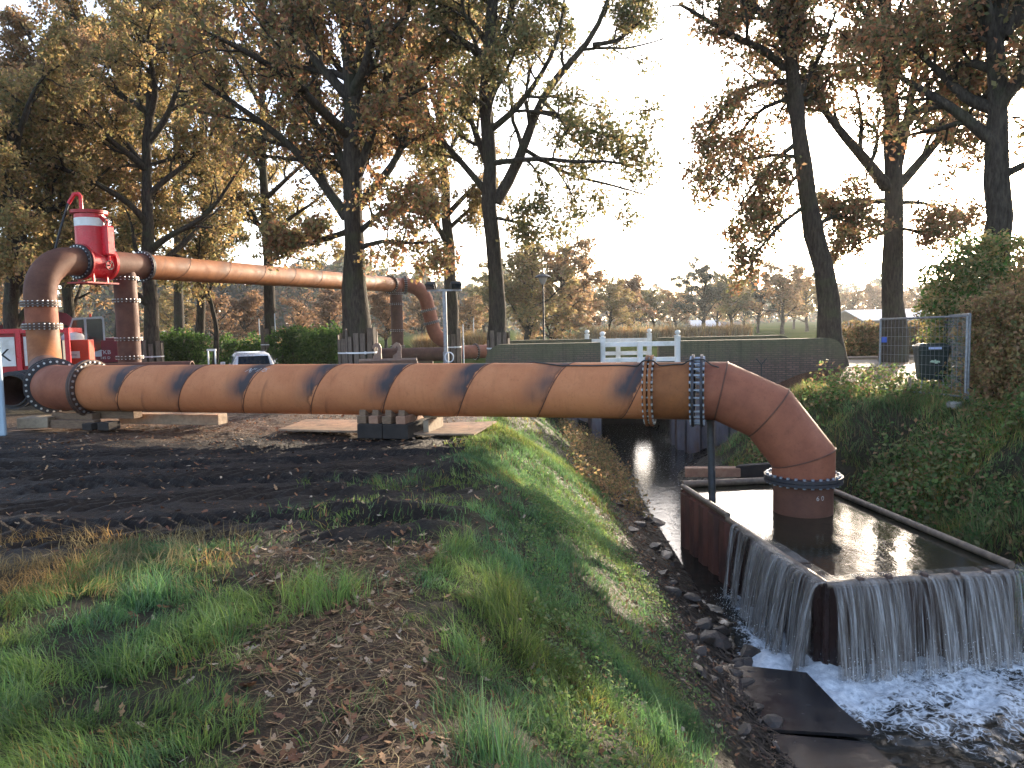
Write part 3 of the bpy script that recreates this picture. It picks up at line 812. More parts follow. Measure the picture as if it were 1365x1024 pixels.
# ------------------------------------------------------------------ pipes
RP = .45
PA = V(-8.15, 14.75, .78); PD = nrm(V(.962, -.273, 0))
def ps(s, dz=0): return PA + PD * s + V(0, 0, dz)
bolt_mesh_cache = {}
def bolt_mesh(L, r, mat):
    key = (round(L, 3), round(r, 3), mat.name)
    if key not in bolt_mesh_cache:
        mb = MB()
        mb.tube([(0, 0, -L / 2 - r * .5), (0, 0, L / 2 + r * .6)], r * .55, 6)
        mb.tube([(0, 0, -L / 2 - r * .05), (0, 0, -L / 2 - r * 1.1)], r, 6)
        mb.tube([(0, 0, L / 2 + r * .05), (0, 0, L / 2 + r * 1.1)], r, 6)
        me = mb.mesh("bolt"); me.materials.append(mat); bolt_mesh_cache[key] = me
    return bolt_mesh_cache[key]
def flange(root, c, d, R0=RP, n=28, gap=.0, th=.045, single=False, mat=None, bmat=None, lip=.115, objects=True, brad=.024):
    mat = mat or M_FLANGE; bmat = bmat or M_BOLT
    c, d = V(*c), nrm(d)
    mb = MB(); offs = (0,) if single else (-(gap + th) / 2, (gap + th) / 2)
    for o in offs: mb.ring(c + d * o, d, R0 * .9, R0 + lip, th, 56)
    f = mb.build("flange", mat, root, smooth=35)
    L = th * len(offs) + gap
    ref = V(0, 0, 1) if abs(d[2]) < .9 else V(0, 1, 0)
    x = nrm(ref - d * (ref @ d)); y = np.cross(d, x)
    q = Vector(d).to_track_quat('Z', 'Y')
    if objects:
        me = bolt_mesh(L, brad, bmat)
        for i in range(n):
            a = 2 * math.pi * (i + .5) / n
            o = link("bolt", me, None, f)
            o.matrix_basis = Matrix.Translation(Vector(c + (x * math.cos(a) + y * math.sin(a)) * (R0 + lip * .56))) @ q.to_matrix().to_4x4()
    else:
        mb = MB()
        for i in range(n):
            a = 2 * math.pi * (i + .5) / n
            p = c + (x * math.cos(a) + y * math.sin(a)) * (R0 + lip * .56)
            mb.tube([p - d * (L / 2 + brad), p + d * (L / 2 + brad)], brad, 6)
        o = mb.build("bolt_ring", bmat, f); o['kind'] = 'stuff'
    return f
def weld(root, a, b, r, pitch, parent):
    a, b = V(*a), V(*b); L = np.linalg.norm(b - a); d = (b - a) / L
    ref = V(0, 0, 1); x = nrm(ref - d * (ref @ d)); y = np.cross(d, x)
    n = int(L / pitch * 40); pts = []
    for i in range(n + 1):
        s = L * i / n; th = -2 * math.pi * s / pitch
        pts.append(a + d * s + (x * math.cos(th) + y * math.sin(th)) * (r + .002))
    MB().tube(pts, .008, 5, caps=False).build("weld_seam", M_RUSTD, parent, smooth=60)
def spool(root, pts, r=RP, mat=None, name="pipe_section", n=56, seam=None, smooth=28, caps=True):
    if len(pts) == 2 and np.linalg.norm(V(*pts[1]) - V(*pts[0])) > 1.5:
        pts = [V(*pts[0]) + (V(*pts[1]) - V(*pts[0])) * t for t in np.linspace(0, 1, 9)]
    o = MB().tube(pts, r, n, caps).build(name, mat or M_RUST, root, smooth=smooth)
    if seam: weld(root, pts[0], pts[-1], r, seam, o)
    return o
def arc(c0, d0, d1, rad, n=10):                       # smooth elbow: starts at c0 along d0 and ends along d1
    c0, d0, d1 = V(*c0), nrm(d0), nrm(d1)
    ang = math.acos(np.clip(d0 @ d1, -1, 1)); e = nrm(d1 - d0 * (d0 @ d1))
    return [c0 + rad * (d0 * math.sin(t) + e * (1 - math.cos(t))) for t in np.linspace(0, ang, n)]
S_V = 13.02                                           # where the pipe turns down into the basin
aR = .85
J1 = ps(S_V - 1.2); J2 = J1 + PD * .70 - V(0, 0, .33); J3 = J1 + PD * 1.2 - V(0, 0, 1.0)
pipe = empty("discharge_pipeline", (PA[0], PA[1], 0), "long orange steel pipeline on timber blocks, bending down into the basin", "pipeline")
spool(pipe, [ps(-.12), ps(10.66)], mat=M_ORANGE, seam=1.38)
spool(pipe, [ps(10.82), ps(11.36)], mat=M_ORANGE2)
FZ = J3[2] - .31
spool(pipe, [ps(11.58), J1, J2, J3, V(J3[0], J3[1], FZ + .05)], mat=M_RUST, name="mitred_elbow", smooth=14)
_e = bpy.data.objects["mitred_elbow"]; _v = MB().tube([ps(11.58), J1, J2, J3, V(J3[0], J3[1], FZ + .05)], RP, 56).v
for k in (1, 2, 3): MB().tube([V(*p) for p in _v[k * 56:(k + 1) * 56] + _v[k * 56:k * 56 + 1]], .012, 6, caps=False).build("weld_seam", M_RUSTM, _e, smooth=60)
spool(pipe, [V(J3[0], J3[1], FZ - .05), V(J3[0], J3[1], -1.7)], mat=M_RUSTM, name="outlet_pipe", r=.43)
flange(pipe, ps(10.74), PD, gap=.03, th=.04, mat=M_ORANGE2, bmat=M_BOLT)
flange(pipe, ps(11.47), PD, gap=.09, th=.04, mat=M_FLANGE_DARK, bmat=M_BOLT_BLUE)
flange(pipe, (J3[0], J3[1], FZ), (0, 0, 1), gap=.01, mat=M_FLANGE_DARK, bmat=M_BOLT_BLUE)
flange(pipe, ps(-.18), PD, gap=.01, mat=M_FLANGE, bmat=M_BOLT)
RISER = V(-14.55, 23.4, .78)
JL = ps(-1.05); BK = nrm(V(RISER[0], RISER[1], 0) - V(JL[0], JL[1], 0))
spool(pipe, [ps(-.24), ps(-.75), JL + PD * .12 + BK * .12, JL + BK * .45], mat=M_RUST, name="bend", smooth=50)
flange(pipe, JL + BK * .52, BK, gap=.01, mat=M_FLANGE_DARK, bmat=M_BOLT)
spool(pipe, [JL + BK * .58, JL + BK * 1.5], mat=M_ORANGE2)
flange(pipe, JL + BK * 1.56, BK, gap=.01, mat=M_FLANGE_DARK, bmat=M_BOLT)
LB = np.linalg.norm((RISER - JL)[:2])
spool(pipe, [JL + BK * 1.62, JL + BK * (LB - 1.5)], mat=M_RUSTD)
# chalk writing on the shell of the long pipe
def text_mesh(txt, size):
    cu = bpy.data.curves.new("lettering", 'FONT'); cu.body = txt; cu.size = size; cu.align_x = 'CENTER'; cu.resolution_u = 3
    o = bpy.data.objects.new("lettering", cu); col.objects.link(o)
    dg = bpy.context.evaluated_depsgraph_get(); me = bpy.data.meshes.new_from_object(o.evaluated_get(dg))
    bpy.data.objects.remove(o); bpy.data.curves.remove(cu)
    me.materials.clear()
    return me
def lettering(txt, size, fn, mat, parent, name="lettering"):
    me = text_mesh(txt, size)
    for v in me.vertices: v.co = Vector(fn(v.co.x, v.co.y))
    me.name = name
    return link(name, me, mat, parent)
PS_ = np.cross(PD, V(0, 0, 1))                        # towards the camera side
def on_pipe(s0, th0, shear=.45):
    def f(x, y):
        th = th0 + y / RP
        return ps(s0 + x + y * shear) + (V(0, 0, 1) * math.sin(th) + PS_ * math.cos(th)) * (RP + .004)
    return f
lettering("N| 175.", .15, on_pipe(3.78, R(48), .8), M_CHALK, pipe)
def on_outlet(x, y):
    th = R(-78) + x / .43
    return (J3[0] + math.cos(th) * .434, J3[1] + math.sin(th) * .434, FZ - .26 + y)
lettering("6 0", .10, on_outlet, M_CHALK, pipe)
# cable looped over the near flanges
cab = [at(700, 481, 12.62), at(715, 483.5, 12.25), at(745, 489, 12.02), at(790, 495, 11.9), at(830, 494, 11.78), at(868, 487, 11.55), at(905, 479, 11.5), at(922, 472.5, 11.3), at(938, 473.5, 11.3), at(950, 480, 11.3), at(958, 486, 11.25)]
def onshell(p, r):                                    # lay a point on the pipe shell
    s = (p - PA) @ PD; c = ps(s); d = p - c; d = d - PD * (d @ PD)
    return c + nrm(d) * r
cab2 = [onshell(p, RP + .012 + .12 * math.exp(-((((p - PA) @ PD) - 10.74) / .13) ** 4) + .12 * math.exp(-((((p - PA) @ PD) - 11.47) / .17) ** 4)) for p in resample(cab, 90)]
tag(MB().tube(cab2, .011, 6).build("cable", M_BLACK, smooth=60), "thin black cable draped over the orange pipeline near the bolted flanges", "cable")

# overhead pipe bridge behind
PT0 = V(-14.55, 23.4, 4.16); PT1 = V(-7.1, 47.6, 4.4)
POD = nrm(PT1 - PT0)
def po(t): return PT0 + POD * t
TOP = empty("overhead_pipeline", (RISER[0], RISER[1], -.2), "overhead rusty pipe portal crossing high behind the trees", "pipeline")
zr_ = PT0[2]
er = .95
# lower bend from the ground pipe into the riser
spool(TOP, arc(RISER - BK * 1.42 * 1.0, BK, (0, 0, 1), 1.38, 7), mat=M_ORANGE2, name="bend", smooth=40)
spool(TOP, [(RISER[0], RISER[1], 2.12), (RISER[0], RISER[1], 2.72)], mat=M_RUST)
flange(TOP, (RISER[0], RISER[1], 2.08), (0, 0, 1), gap=.02, th=.06, mat=M_FLANGE, objects=False, n=24)
flange(TOP, (RISER[0], RISER[1], 2.78), (0, 0, 1), gap=.02, th=.06, mat=M_FLANGE, objects=False, n=24)
spool(TOP, [(RISER[0], RISER[1], 2.84)] + arc((RISER[0], RISER[1], zr_ - 1.15), (0, 0, 1), POD, 1.15, 12) + [po(1.45)], mat=M_RUSTM, name="bend", smooth=50)
flange(TOP, po(1.5), POD, gap=.02, mat=M_FLANGE_DARK, objects=False, n=24)
VA, VB = 1.55, 2.55                                   # the valve sits here
flange(TOP, po(2.62), POD, single=True, mat=M_RED, objects=False, n=24, bmat=M_REDD)
spool(TOP, [po(2.66), po(4.2)], mat=M_RUSTM)
flange(TOP, po(4.26), POD, gap=.02, mat=M_FLANGE_DARK, objects=False, n=24)
spool(TOP, [po(4.32), po(19.6)], mat=M_ORANGE2, seam=2.4)
flange(TOP, po(19.7), POD, gap=.03, mat=M_FLANGE, objects=False, n=24)
spool(TOP, [po(19.8), po(24.2)], mat=M_ORANGE2)
flange(TOP, po(24.3), POD, gap=.03, mat=M_FLANGE, objects=False, n=24)
tE = np.linalg.norm(PT1 - PT0)
ED = nrm(V(.93, .36, 0))
EP = po(tE + .1)
spool(TOP, [po(24.4), EP, EP + ED * .35], mat=M_RUST)
flange(TOP, EP + ED * .42, ED, gap=.03, mat=M_FLANGE, objects=False, n=24)
el = arc(EP + ED * .5, ED, nrm(V(.22, .05, -1)), 1.35, 10)
spool(TOP, el + [el[-1] + nrm(V(.22, .05, -1)) * .5], mat=M_RUST, name="bend", smooth=50)
e1 = el[-1] + nrm(V(.22, .05, -1)) * .55; dd = nrm(V(.22, .05, -1))
flange(TOP, e1, dd, gap=.03, mat=M_FLANGE, objects=False, n=24)
spool(TOP, [e1 + dd * .06, e1 + dd * .75], mat=M_RUST)
flange(TOP, e1 + dd * .82, dd, gap=.03, mat=M_FLANGE, objects=False, n=24)
spool(TOP, [e1 + dd * .9, e1 + dd * 1.2] + arc(e1 + dd * 1.25, dd, nrm(V(1, .12, -.1)), 1.1, 8), mat=M_RUST, name="bend", smooth=50)
for t, zz in ((3.4, (3.72, 2.95, 1.6, .95)), (tE - .2, (3.85, 3.2, 1.55, .55))):
    c = po(t); leg = spool(TOP, [V(c[0], c[1], c[2]), V(c[0], c[1], -.6)], r=.375, mat=M_RUSTD, name="support_leg")
    for z in zz:
        flange(leg if False else TOP, (c[0], c[1], z), (0, 0, 1), R0=.375, gap=.0, th=.035, mat=M_FLANGE, objects=False, n=20, lip=.09)
# low dark pipe on the ground behind, running on to the right
lp0 = at(466, 474, 45.5); lp1 = at(592, 472, 46.0); lp2 = at(668, 468, 48)
low = empty("ground_pipeline", (lp0[0], lp0[1], -.4), "dark rusty pipe lying low behind the trees beside the bridge wall", "pipeline")
spool(low, [lp0, lp1], r=.42, mat=M_RUSTD)
spool(low, [at(598, 470, 46.3), lp2], r=.42, mat=M_RUST)
flange(low, at(634, 469, 47.2), lp2 - lp1, R0=.42, mat=M_FLANGE, objects=False, n=20)
for t in (.2, .8):
    p = lp0 + (lp1 - lp0) * t; MB().box((p[0], p[1], (p[2] - .42 - .45) / 2 - .02), (.9, .5, max(.12, p[2] - .42 + .55))).build("cradle", M_TIMBER, low)
# a loose pipe length with an open end
def open_pipe(label, a, b, r, mat, ribs=0, name="pipe_length"):
    root = empty(name, (a[0], a[1], a[2] - r), label, "pipe")
    a, b = V(*a), V(*b); d = nrm(b - a)
    MB().tube([a, b], r, 40, caps=False).build("shell", mat, root, smooth=40)
    MB().tube([a, b], r - .03, 40, caps=False).build("inner_shell", M_RUSTD, root, smooth=40)
    MB().ring(a, d, r - .031, r + .001, .012, 40).ring(b, d, r - .031, r + .001, .012, 40).build("end_ring", mat, root)
    for i in range(ribs):
        p = a + d * (.12 + .34 * i); MB().ring(p, d, r, r + .07, .07, 40).build("rib", M_FLANGE_DARK, root)
    return root
a = at(256, 486, 24.5); open_pipe("dark rusty pipe with an open end lying behind the long pipeline", (a[0], a[1], .42), (a[0] - 3.6, a[1] - .6, .42), .45, M_RUSTD)
a = at(14, 514, 18.5); open_pipe("short black ribbed pipe with open end beside the red container", (a[0], a[1], .48), (a[0] - .35, a[1] + 2.4, .48), .40, M_BLACK, 5)
a = at(60, 505, 20.5); 

# red vent valve on the overhead line
vc = po((VA + VB) / 2)
valve = empty("vent_valve", vc - V(0, 0, .6), "red cylindrical vent valve with white band on the overhead pipe", "valve")
vs_ = np.cross(POD, V(0, 0, 1))                         # towards the camera side
MB().tube([po(VA), po(VB)], .50, 40).build("body", M_RED, valve, smooth=40)
MB().ring(po(VA + .02), POD, .3, .60, .05, 48).ring(po(VB - .02), POD, .3, .60, .05, 48).build("body_flange", M_REDD, valve, smooth=40)
tz = vc[2]
tk = MB().lathe(vc, [(.46, .2), (.46, 1.62), (.46, 1.62)], 40).build("tank", M_RED, valve, smooth=40)
MB().lathe(vc + V(0, 0, 1.18), [(.4625, 0), (.4625, .27)], 40).build("white_band", M_WHITE, tk, smooth=40)
MB().lathe(vc + V(0, 0, 1.60), [(.56, 0), (.56, .05), (.57, .06), (.57, .10), (.05, .12)], 40).build("lid_flange", M_REDD, valve, smooth=30)
gp = vc + V(0, 0, 1.7) - POD * .18 - V(.1, 0, 0)
MB().tube([gp, gp + V(0, 0, .46), gp + V(-.06, -.03, .54), gp + V(-.16, -.08, .52), gp + V(-.34, -.12, .22)], .06, 14).build("gooseneck", M_RED, valve, smooth=50)
hs = gp + V(-.34, -.12, .22)
MB().tube(resample([hs, hs + V(-.15, -.12, -.55), hs + V(-.3, -.25, -1.2), hs + V(-.42, -.3, -1.75)], 12), .04, 10).build("hose", M_BLACK, valve, smooth=60)
bx = vc + vs_ * .52 + POD * .18
MB().box(bx + V(0, 0, .72), (.36, .30, .98), rz=math.atan2(POD[1], POD[0]), bev=.05).build("side_box", M_RED, valve)
def handwheel(c, ax, r, root):
    c = V(*c); ax = nrm(ax); x = nrm(np.cross(ax, V(0, .1, 1))); y = np.cross(ax, x)
    pts = [c + (x * math.cos(t) + y * math.sin(t)) * r for t in np.linspace(0, 2 * math.pi, 21)]
    mb = MB().tube(pts, .014, 6)
    for t in (0, 2.09, 4.19): mb.tube([c, c + (x * math.cos(t) + y * math.sin(t)) * r], .011, 5)
    mb.tube([c - ax * .14, c + ax * .03], .025, 8)
    mb.build("hand_wheel", M_BLACK, root, smooth=60)
handwheel(bx + V(0, 0, 1.34) + vs_ * .05, vs_, .12, valve)
MB().tube([bx + V(0, 0, 1.2), bx + V(0, 0, 1.34), vc + V(0, 0, 1.5) + vs_ * .45], .07, 12).build("upper_pipe", M_RED, valve, smooth=60)
handwheel(vc + vs_ * .62 - V(0, 0, .1) + POD * .1, vs_, .15, valve)
MB().tube([vc + vs_ * .4 - V(0, 0, .1) + POD * .1, vc + vs_ * .56 - V(0, 0, .1) + POD * .1], .10, 14).build("drain_stub", M_RED, valve, smooth=50)
MB().tube([bx + V(0, 0, .24), bx - V(0, 0, .02), vc + vs_ * .45 - V(0, 0, .05) + POD * .15], .05, 10).build("lower_pipe", M_RED, valve, smooth=60)
for t in (VA + .22, VB - .22):
    for sd_ in (-.3, .3):
        p = po(t) + vs_ * sd_; MB().bar(p - V(0, 0, .3), p - V(0, 0, .66), .06, .06).build("foot", M_RED, valve)
MB().box(vc - V(0, 0, .68), (1.3, .85, .05), rz=math.atan2(POD[1], POD[0])).build("base_plate", M_REDD, valve)

# ------------------------------------------------------------------ timber supports and boards
def timber(label, c, size, rz, mat, name="timber_block", group=None, tilt=0):
    M = Matrix.Rotation(rz, 3, 'Z') @ Matrix.Rotation(tilt, 3, 'Y')
    return tag(MB().box(c, size, M, bev=.008).build(name, mat), label, "timber", group)
prz = math.atan2(PD[1], PD[0])
gA = "timber blocks under the middle of the pipeline"
sM = 6.35
gb = .02
for i, (ds, lab) in enumerate(((-.20, "dark square timber, left one at the bottom of the pipe support"), (.27, "dark square timber, right one at the bottom of the pipe support"))):
    p = ps(sM + ds); timber(lab, (p[0], p[1], gb + .11), (.46, 1.25, .24), prz, M_TIMBER_DARK, group=gA)
for i, ds in enumerate((-.36, -.12, .12, .36)):
    p = ps(sM + ds - .02); lab = ("leftmost", "second from left", "third from left", "rightmost")[i]
    timber(f"{lab} of the four short timbers directly under the pipeline", (p[0], p[1], gb + .232 + .065), (.17, 1.15, .13), prz + rnd.uniform(-.03, .03), M_TIMBER_RED if i % 2 else M_TIMBER, group=gA)
    for sgn in (-1, 1):
        q = p + PS_ * sgn * .26
        wv = MB().prism([Vector(q + PD * .055 + V(0, 0, -.415)) - Vector(PS_) * .0, Vector(q + PS_ * sgn * .26 + PD * .055 + V(0, 0, -.415)), Vector(q + PS_ * sgn * .24 + PD * .055 + V(0, 0, -.30)), Vector(q + PS_ * sgn * .10 + PD * .055 + V(0, 0, -.37))], Vector(PD * -.11))
        tag(wv.build("timber_wedge", M_TIMBER), f"wooden wedge on the {lab} short timber, {'front' if sgn > 0 else 'back'} side of the pipe", "wedge", gA)
p = ps(sM + .75) + PS_ * -.15
timber("pale plank leaning out from the right side of the pipe support", (p[0], p[1], gb + .3), (.55, .2, .05), prz + .5, M_TIMBER_PALE, "plank", tilt=.0)
p = ps(sM + .66) - PS_ * .1
timber("square post end propping the pale plank beside the pipe support", (p[0], p[1], gb + .13), (.1, .7, .26), prz, M_TIMBER_PALE, "timber_block")
gB = "timbers under the left end of the pipeline"
for i, (ds, off, z, sz, m, rz_, lab) in enumerate((
        (-.75, .25, .06, (.9, .16, .12), M_TIMBER, .1, "lower weathered beam at the left end of the pipeline"),
        (-.25, .35, .09, (1.0, .18, .16), M_TIMBER, .05, "long beam below the left flange of the pipeline"),
        (-.5, .1, .215, (1.1, .2, .13), M_TIMBER, -.08, "upper beam below the reddish bend of the pipeline"),
        (.22, .42, .07, (.22, .3, .13), M_TIMBER_DARK, .0, "small dark block, left of the pair by the left flange"),
        (.58, .40, .08, (.26, .3, .15), M_TIMBER_DARK, .0, "small dark block, right of the pair by the left flange"),
        (.35, -.1, .24, (.9, .24, .16), M_TIMBER, .02, "thick beam behind the two small dark blocks"),
        (-1.25, .25, .11, (.6, .5, .2), M_TIMBER_PALE, .3, "pale broken crate boards at the far left under the bend"))):
    p = ps(ds) + PS_ * off; timber(lab, (p[0], p[1], z + .02), sz, prz + rz_, m, group=gB)
p = ps(2.3) + PS_ * -.5
timber("long pale beam lying on the ground behind the pipeline at left", (p[0] - 1.0, p[1] + .3, .13), (2.3, .3, .2), prz + .03, M_TIMBER_PALE, "timber_beam")
def board(label, pts, mat, th=.03):
    return tag(MB().prism(pts, (0, 0, th)).build("ground_board", mat), label, "board", "boards laid on the mud")
def gp_(u, v, dz=.05): q = gz(u, v, 0); return (q[0], q[1], float(H(q[0], q[1])) * .5 + dz)
M_SANDB = simple("muddy_board", (.30, .20, .13), (.17, .115, .08), 5, .85, 0, .3, dirt=(.08, .06, .045))
board("muddy board on the ground right of the pipe support", [(*gz(545, 584, 0)[:2], .05), (*gz(632, 583, 0)[:2], .03), (*gz(662, 567, 0)[:2], .05), (*gz(590, 571, 0)[:2], .07)], M_SANDB)
board("sandy brown board on the mud left of the pipe support", [(*gz(372, 578, 0)[:2], .05), (*gz(496, 581, 0)[:2], .05), (*gz(497, 566, 0)[:2], .06), (*gz(408, 565, 0)[:2], .06)], M_SANDB)
board("thin plank on the mud near the left flange", [(*gz(128, 569, 0)[:2], .04), (*gz(172, 562, 0)[:2], .05), (*gz(178, 559, 0)[:2], .05), (*gz(130, 564, 0)[:2], .04)], M_TIMBER)

# ------------------------------------------------------------------ basin
basin = empty("steel_basin", ((BL[0] + FR[0]) / 2, (BL[1] + FR[1]) / 2, -2.4), "rusty open steel basin brimming with water under the outlet pipe", "basin")
def basin_wall(p0, p1, n, outn, wet=()):
    p0, p1 = V(*p0), V(*p1); d = (p1 - p0); L = np.linalg.norm(d); d /= L; o = V(*outn); o = o - d * (o @ d); o /= np.linalg.norm(o)
    MB().prism([(*(p0 + o * .0), -2.7), (*(p1), -2.7), (*p1, BZ - .012), (*p0, BZ - .012)], Vector((*(o * .012), 0))).build("wall", M_BASIN_WET if len(wet) == n else M_BASIN, basin)
    for i in range(n):
        a = p0 + d * (L * (i + .5) / n)
        w = L / n * .42
        MB().prism([(*(a - d * w + o * .012), -2.7), (*(a - d * w * .6 + o * .075), -2.7), (*(a + d * w * .6 + o * .075), -2.7), (*(a + d * w + o * .012), -2.7)], (0, 0, 2.7 + BZ - .06)).build("rib", M_BASIN_WET if i in wet else M_BASIN, basin)
basin_wall(BL, FL, 11, (-1, 0), range(5, 11)); basin_wall(FL, FR, 6, (0, -1), range(6)); basin_wall(FR, BR, 11, (1, 0)); basin_wall(BR, BL, 6, (0, 1))
def rim(p0, p1, z, r=.045):
    MB().tube([(*p0, z), (*p1, z)], r, 12).build("rim", M_RIM, basin, smooth=40)
mLF = BL + (FL - BL) * .42
rim(BL, mLF, BZ + .025); rim(mLF, FL, BZ - .035); rim(FL, FR, BZ - .04); rim(FR, BR, BZ + .05); rim(BR, BL, BZ + .06, .06)
for c in (FL, FR, BL, BR):
    MB().box((*c, -1.88), (.07, .07, 1.62), rz=.1, bev=.01).build("corner_post", M_BASIN_WET, basin)
for t in (.18, .33, .52, .69, .86):                  # stubs standing on the front lip
    c = FL + (FR - FL) * t; MB().box((*(c + V(0, -.01)), BZ - .005), (.07, .09, .07), rz=.1, bev=.015).build("lip_bracket", M_FLANGE, basin)
bwv = [(*FL, BZ), (*FR, BZ), (*BR, BZ), (*BL, BZ)]
bm_ = MB().add(bwv, [(0, 1, 2, 3)]).mesh("basin_water")
tag(link("basin_water", bm_, water_mat("basin_water", (.020, .018, .012), False)), kind='structure')
# pole, beams, planks across the back of the basin
pp = gz(951, 668, BZ)
tag(MB().tube([(pp[0], pp[1] + .02, -1.6), (pp[0] - .05, pp[1] - .0, .33)], .06, 16).tube([(pp[0] - .05, pp[1], .25), (pp[0] - .05, pp[1], .40)], .075, 12).build("steel_pole", simple("dark_pole_steel", (.06, .065, .08), (.04, .045, .05), 8, .45, .4), smooth=40), "dark steel pole standing in the back of the basin under the pipe", "pole")
b0, b1 = at(913, 629, 15.2), at(987, 629, 15.0)
tag(MB().bar(b0, b1, .22, .19, bev=.01).build("timber_beam", M_TIMBER_RED), "pale squared timber beam above the water behind the basin", "timber")
b0, b1 = at(985, 630, 15.05), at(1032, 627, 14.6)
tag(MB().bar(b0, b1, .26, .30, bev=.01).build("timber_beam", M_TIMBER_DARK), "dark timber beam between the pale beam and the outlet elbow", "timber")
b0, b1 = at(915, 650, 13.15), at(1032, 647, 13.35)
tag(MB().bar(b0, b1, .24, .07, bev=.01).build("timber_beam", M_TIMBER), "thin weathered plank along the back edge of the basin", "timber")
b1 = at(1026, 665, 13.15)
tag(MB().bar(at(1022, 652, 13.1), V(*at(1022, 652, 13.1)) - V(0, 0, 1.0), .26, .2, upv=(0, 1, 0)).build("timber_post", M_TIMBER_DARK), "dark timber post in the water at the back of the basin", "timber")
# steel plate lying in the stream in front
pl = [gz(932, 884, WZ + .05), gz(1075, 900, WZ + .07), gz(1118, 945, WZ + .06), gz(1162, 984, WZ + .055), gz(1005, 975, WZ + .045)]
tag(MB().prism([tuple(p) for p in pl], (0, 0, .03)).build("steel_plate", M_WETPLATE), "wet dark steel plate lying in the stream before the basin", "plate")
pl = [gz(930, 882, WZ + .16), gz(985, 893, WZ + .10), gz(992, 935, WZ + .09), gz(985, 955, WZ + .1), gz(960, 930, WZ + .12)]
tag(MB().prism([tuple(p) for p in pl], (0, 0, .025)).build("sheet_scrap", M_WETPLATE), "small bent sheet on the bank edge beside the wet plate", "plate")
pl = [gz(1000, 978, WZ + .06), gz(1158, 992, WZ + .02), gz(1190, 1022, WZ + .01), gz(1240, 1060, WZ + .01), gz(1040, 1060, WZ + .05)]
tag(MB().prism([tuple(p) for p in pl], (0, 0, .02)).build("steel_plate", M_WETPLATE), "second wet steel plate, lowest in the corner of the stream", "plate")

# falling water: many narrow curling ribbons over the lip
def fall_mat():
    m = NT("falling_water"); uv = m.attr('uvw', 'Vector'); u, v, w = m.sep(uv)
    st = m.noise(m.comb(m.mul(u, 38), m.mul(v, 1.3), w), 1.0, 5, .65)
    st2 = m.noise(m.comb(m.mul(u, 7), m.mul(v, .7), w), 1.0, 3)
    f = m.mapr(m.mul(m.mul(st, .7), m.mul(st2, .45), 'ADD'), .46, .72, .08, .80)
    f = m.mul(f, m.mapr(v, .0, .9, .30, 1.1))
    b = m.bsdf(m.mix(m.mapr(st, .45, .7), (.21, .17, .14), (.64, .64, .63)), .18, 0, .6, m.bump(st, .5, .02), IOR=1.33)
    t = m.n("BsdfTransparent"); mx = m.n("MixShader"); m.l(f, mx.inputs[0]); m.l(t.outputs[0], mx.inputs[1]); m.l(b, mx.inputs[2])
    return m.done(mx.outputs[0])
M_FALL = fall_mat()
def curtain(name, p0, p1, outn, label, flow, seed):
    g = np.random.default_rng(seed)
    p0, p1 = V(*p0), V(*p1); d = p1 - p0; L = np.linalg.norm(d); d /= L
    o = V(*outn); o = o - d * (o @ d); o /= np.linalg.norm(o)
    vv, qq, aa = [], [], []; n = 0
    for layer in range(3):
        s = g.uniform(0, .05)
        while s < L:
            w = g.uniform(.03, .12) if layer else g.uniform(.15, .45); t = s / L
            q = flow(t) * (1 if layer == 0 else float(sst(.32, .62, vn(t * 9 + seed * 5, layer * 7.7, 1.0, seed))))
            if g.uniform() < q:
                k = 16; reach = g.uniform(.10, .34) * (.6 + .5 * q); z0 = BZ - .0 + g.uniform(-.004, .012)
                cols = 5; ww = g.normal(0, 1, (4,))
                for i in range(k):
                    tt = i / (k - 1); drop = 1.02 * max(0, tt * 1.12 - .12) ** 1.25 * 1.02
                    out = -.16 + (.16 + .085) * min(1, tt / .14) + reach * max(0, tt - .1) ** .62 * .95 if tt > .0 else -.16
                    for j in range(cols):
                        e = j / (cols - 1) - .5
                        x = s + w * (.5 + e * (1 + .25 * tt * ww[0])) + .03 * tt * math.sin(5 * tt + ww[1] * 3)
                        bul = .018 * math.sin(9 * e + ww[2] * 4 + 5 * tt) * tt + .03 * math.cos(e * 3) * tt
                        P = p0 + d * x + o * (out + bul)
                        vv.append((P[0], P[1], z0 - drop)); aa.append((x, tt, layer * 3.3 + ww[3]))
                for i in range(k - 1):
                    for j in range(cols - 1):
                        a = n + i * cols + j; qq.append((a, a + 1, a + cols + 1, a + cols))
                n += k * cols
            s += w * g.uniform(.55, 1.0)
    me = mesh_np(name, vv, quads=qq, smooth=True, attrs={'uvw': np.array(aa)})
    return tag(link(name, me, M_FALL), label, "waterfall", kind='stuff')
curtain("falling_water", FL + (FR - FL) * .005, FL + (FR - FL) * .965, (0, -1), "curtain of water spilling over the front lip of the basin", lambda t: .92 - .5 * (abs(t - .365) < .025) - .4 * (abs(t - .60) < .02), 3)
curtain("falling_water", BL + (FL - BL) * .50, BL + (FL - BL) * .998, (-1, 0), "curtain of water spilling over the left side of the basin", lambda t: .35 + .6 * min(1, t * 1.6), 5)
